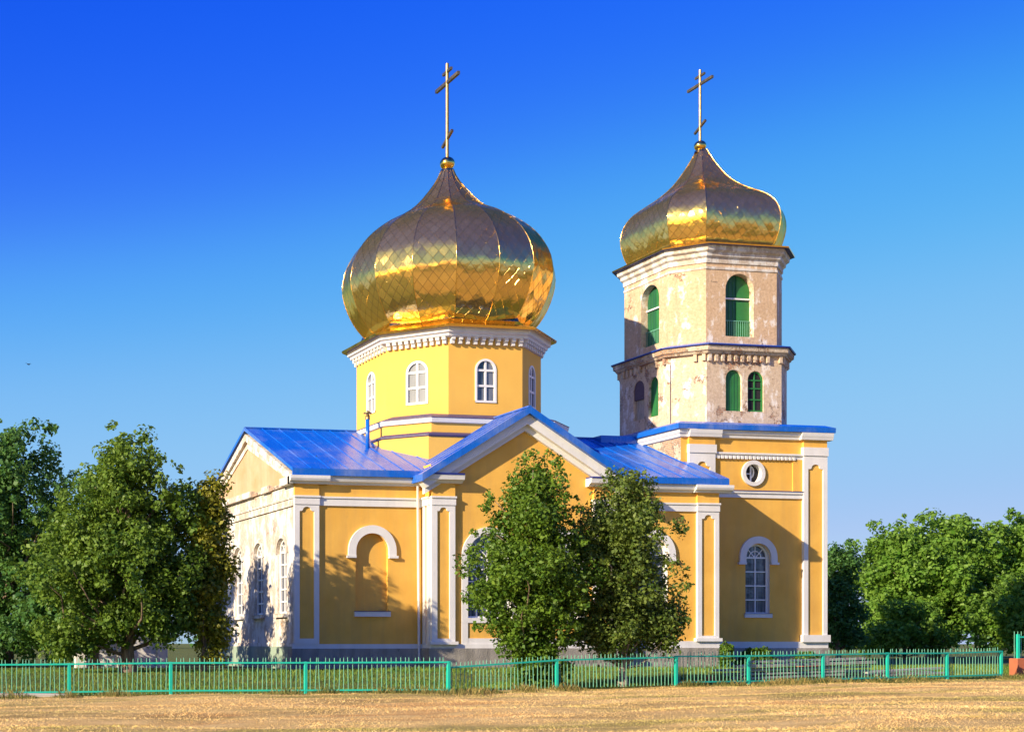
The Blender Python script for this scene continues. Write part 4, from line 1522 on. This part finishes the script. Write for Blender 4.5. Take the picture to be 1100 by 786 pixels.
# raised stretch at the far right on a brick footing
xb, yb = 14.12, -16.1
zb = gz(xb, yb)
mb = MB()
mb.box(xb - 0.15, xb + 3.0, yb - 0.18, yb + 0.18, zb - 0.2, zb + 0.62, 'redbrick')
tag(mb.build('brick_footing', bevel=0.02), 'low red brick footing under the raised fence at the right edge', 'wall')
root = empty('picket_fence', (xb, yb, zb + 0.62))
tag(root, 'short raised turquoise fence standing on the brick footing at the right edge', 'fence', 'turquoise picket fences before the church')
for px in (0.06, 2.8):
    mb = MB()
    mb.box(px - 0.045, px + 0.045, -0.045, 0.045, -0.01, 0.86, 'fence')
    mb.build('post', root)
mb = MB()
mb.bar((0.06, -0.03, 0.76), (2.8, -0.03, 0.76), 0.04, 0.055, 'fence')
mb.build('top_rail', root)
me_r = None
for i in range(19):
    if me_r is None:
        mb = MB()
        mb.tube([(0, 0, 0), (0, 0, 0.95)], 0.0115, 'picket', 6)
        o = mb.build('picket', root)
        me_r = o.data
    else:
        o = bpy.data.objects.new('picket', me_r)
        COL.objects.link(o)
        o.parent = root
    o.location = (-0.08 + i * 0.145, 0.012, 0.01)

# ------------------------------------------------------------------ small things in the churchyard
def plank_pile(x0, y0, x1, y1, label, seed, n, name='plank_pile'):
    rg = random.Random(seed)
    root = empty(name, (x0, y0, gz(x0, y0)))
    tag(root, label, 'plank pile', 'piles of old planks behind the fence')
    L = x1 - x0
    for i in range(n):
        a = rg.uniform(0, 0.25) * L
        b = L * rg.uniform(0.72, 1.0)
        row, lay = i % 4, i // 4
        z = 0.07 + lay * 0.13
        dy = (y1 - y0)
        yy = (row - 1.5) * 0.24 + rg.uniform(-0.06, 0.06)
        za = gz(x0 + a, y0 + dy * a / L) - gz(x0, y0)
        zb_ = gz(x0 + b, y0 + dy * b / L) - gz(x0, y0)
        mb = MB()
        mb.bar((a, yy + dy * a / L, z + za), (b, yy + dy * b / L + rg.uniform(-0.1, 0.1), z + zb_ + rg.uniform(0, 0.04)), rg.uniform(0.14, 0.2), rg.uniform(0.05, 0.09), 'board')
        mb.build('plank', root)
    return root


plank_pile(0.9, -17.9, 7.6, -16.5, 'long pile of grey weathered planks lying behind the right fence under the tower', 4, 22)
plank_pile(8.0, -15.6, 12.6, -14.4, 'smaller pile of grey planks behind the fence near the right edge', 6, 7)
mb = MB()
rg_ = random.Random(3)
root = empty('brick_heap', (0.55, -17.9, gz(0.55, -17.9)))
tag(root, 'small heap of broken bricks at the left end of the long plank pile', 'brick heap')
for i in range(16):
    mb = MB()
    a = rg_.uniform(0, 6.28)
    r = rg_.uniform(0, 0.42)
    z = 0.05 + 0.22 * (1 - r / 0.45) * rg_.random()
    mb.bar((r * math.cos(a), r * math.sin(a), z), (r * math.cos(a) + 0.22 * math.cos(a * 3), r * math.sin(a) + 0.22 * math.sin(a * 3), z + rg_.uniform(-0.03, 0.05)), 0.11, 0.07, 'redbrick')
    mb.build('brick', root)
mb = MB()
mb.box(-0.45, 0.45, -0.2, 0.2, 0, 0.16, 'redbrick')
o = mb.build('brick_slab', bevel=0.02)
o.location = (10.9, -9.6, gz(10.9, -9.6) + 0.05)
tag(o, 'orange brick slab lying in the grass behind the fence, right of the tower', 'slab')
mb = MB()
mb.box(-1.15, 1.15, -0.25, 0.25, -0.1, 0.09, 'concrete')
o = mb.build('concrete_slab', bevel=0.02)
o.location = (-22.05, -18.95, gz(-22.05, -18.95))
o.rotation_euler = (0, 0.01, -0.12)
tag(o, 'pale concrete slab lying at the foot of the fence in the left corner', 'slab')
# low whitewashed wall glimpsed under the left trees
wx, wy = -14.9, -1.5
root = empty('boundary_wall', (wx, wy, gz(wx, wy)))
tag(root, 'low whitewashed wall glimpsed under the left trees beside the church', 'wall')
mb = MB()
mb.box(-2.4, 1.3, -0.15, 0.15, -0.3, 1.25, 'white')
mb.build('wall', root)
mb = MB()
mb.box(-2.45, 1.35, -0.22, 0.22, 1.25, 1.37, 'white')
mb.build('coping', root)
for k in (-2.3, -0.5, 1.2):
    mb = MB()
    mb.box(k - 0.22, k + 0.22, -0.24, 0.24, -0.3, 1.62, 'white')
    mb.build('pier', root)
# bird far off in the sky
mb = MB()
mb.tube([(-0.18, 0, 0), (-0.08, 0, 0.02), (0.06, 0, 0.02), (0.16, 0, 0.0)], [0.01, 0.05, 0.05, 0.015], 'birdm', 8)
for s in (-1, 1):
    mb.add([(-0.06, s * 0.03, 0.02), (0.08, s * 0.03, 0.02), (0.04, s * 0.28, 0.12), (-0.04, s * 0.28, 0.12), (-0.07, s * 0.45, 0.05)],
           [(0, 1, 2, 3), (3, 2, 4)], 'birdm')
o = mb.build('bird')
o.scale = (0.55, 0.55, 0.55)
o.location = (-17.55, 10.37, 14.98)
o.rotation_euler = (0.2, 0.1, 0.6)
tag(o, 'tiny dark bird flying in the open sky left of the big dome', 'bird')


# ------------------------------------------------------------------ grass
def blades(P, hgt, wid, lean, rg):
    """bent two-quad-free blades: one quad tapering to a tip"""
    n = len(P)
    a = rg.random(n) * 2 * math.pi
    d = np.stack([np.cos(a), np.sin(a), np.zeros(n)], 1)
    a2 = rg.random(n) * 2 * math.pi
    ln = np.stack([np.cos(a2), np.sin(a2), np.zeros(n)], 1) * (lean * rg.random(n) * hgt)[:, None]
    up = np.stack([np.zeros(n), np.zeros(n), hgt], 1)
    w = (wid * (0.6 + 0.8 * rg.random(n)))[:, None]
    V = np.stack([P - d * w, P + d * w, P + up * 0.6 + ln * 0.45 + d * w * 0.7, P + up + ln], 1).reshape(-1, 3)
    return V, np.arange(n * 4, dtype=np.int32).reshape(-1, 4)


def grass_mat(name, stops):
    m, n, l, p = new_mat(name)
    g = n.new('ShaderNodeNewGeometry')
    a = noise(n, l, objvec(n, l, (0.7, 1.5, 1)), 0.5, 5, 0.6)
    f = nmath(n, l, 'ADD', nmath(n, l, 'MULTIPLY', g.outputs['Random Per Island'], 0.55), nmath(n, l, 'MULTIPLY', ramp(n, l, a, [(0.32, 0.0), (0.68, 1.0)]), 0.45))
    c = ramp(n, l, f, stops)
    if name == 'dry_straw':
        pat = noise(n, l, objvec(n, l, (0.16, 0.55, 1)), 1.0, 5, 0.6)
        c = mix(n, l, ramp(n, l, pat, [(0.60, 0.0), (0.72, 0.65)]), c, (0.64, 0.31, 0.10))
        c = mix(n, l, ramp(n, l, pat, [(0.40, 0.8), (0.52, 0.0)]), c, (0.42, 0.37, 0.09))
    l.new(c, p.inputs['Base Color'])
    p.inputs['Roughness'].default_value = 0.7
    p.inputs['Specular IOR Level'].default_value = 0.2
    return m


M['straw'] = grass_mat('dry_straw', [(0.05, (0.45, 0.26, 0.085)), (0.3, (0.70, 0.46, 0.18)), (0.55, (0.78, 0.53, 0.20)), (0.85, (0.86, 0.65, 0.30))])
M['mixgrass'] = grass_mat('half_dry_grass', [(0.1, (0.05, 0.075, 0.015)), (0.45, (0.14, 0.14, 0.035)), (0.75, (0.30, 0.21, 0.07)), (0.95, (0.45, 0.33, 0.13))])
M['lawn'] = grass_mat('green_grass', [(0.1, (0.035, 0.085, 0.012)), (0.5, (0.09, 0.17, 0.02)), (0.85, (0.24, 0.27, 0.05))])

SP, CP_ = math.sin(PHI), math.cos(PHI)
def cam_xy(r, z):
    return CAM[0] + z * SP + r * CP_, CAM[1] + z * CP_ - r * SP


def fence_y(x):
    return np.interp(x, [-24, -9.8, -5.96, -1.5, 4.49, 12.8, 15], [-18.25, -20.5, -19.85, -19.2, -18.29, -16.84, -16.5])


def field(n, z0, z1, rg, power=1.0):
    z = z0 + (z1 - z0) * rg.random(n) ** power
    u = rg.uniform(-95, 1120, n)
    return cam_xy((u - 85) / 1500 * z, z)


rg = np.random.default_rng(5)
# mown straw in the field before the fence
x, y = field(330000, 22, 50, rg)
k = y < fence_y(x) - 0.15
x, y = x[k], y[k]
P = np.stack([x, y, ground_z(x, y) - 0.005], 1)
dens = 0.5 + 0.5 * np.sin(x * 0.8 + np.sin(y * 1.3) * 2) * np.sin(y * 1.9 + np.sin(x * 0.5) * 2.2)
h = (0.010 + 0.035 * rg.random(len(x)) ** 3) * (0.5 + 0.9 * dens)
V, F = blades(P, h, 0.0045, 2.4, rg)
tag(np_mesh('straw_grass', V, F, ['straw']), 'short dry straw-coloured grass of the mown field before the fence', 'grass', kind='stuff')
# half-dry tufts along the fence foot
n = 34000
x = rg.uniform(-24, 15, n)
y = fence_y(x) - 0.2 + rg.normal(0, 0.3, n) - np.abs(rg.normal(0, 0.7, n)) * (0.5 + 0.5 * np.sin(x * 1.1 + np.sin(x * 2.7)))
P = np.stack([x, y, ground_z(x, y) - 0.01], 1)
V, F = blades(P, (0.05 + 0.20 * rg.random(n) ** 2.5) * (0.6 + 0.5 * np.sin(x * 2.3 + np.sin(x * 0.9) * 3)), 0.008, 0.8, rg)
tag(np_mesh('fence_grass', V, F, ['mixgrass']), 'half-dry tufts of longer grass along the foot of the fence', 'grass', kind='stuff')
# the churchyard lawn
n = 90000
x = rg.uniform(-26, 22, n)
y = fence_y(x) + 0.2 + (12.5 * rg.random(n) ** 1.2)
P = np.stack([x, y, ground_z(x, y) - 0.01], 1)
dens = 0.5 + 0.5 * np.sin(x * 0.5 + 1) * np.sin(y * 0.7 + x * 0.2)
V, F = blades(P, (0.04 + 0.12 * rg.random(n)) * (0.4 + dens), 0.009, 0.7, rg)
tag(np_mesh('lawn_grass', V, F, ['lawn']), 'uneven green grass of the churchyard behind the fence', 'grass', kind='stuff')
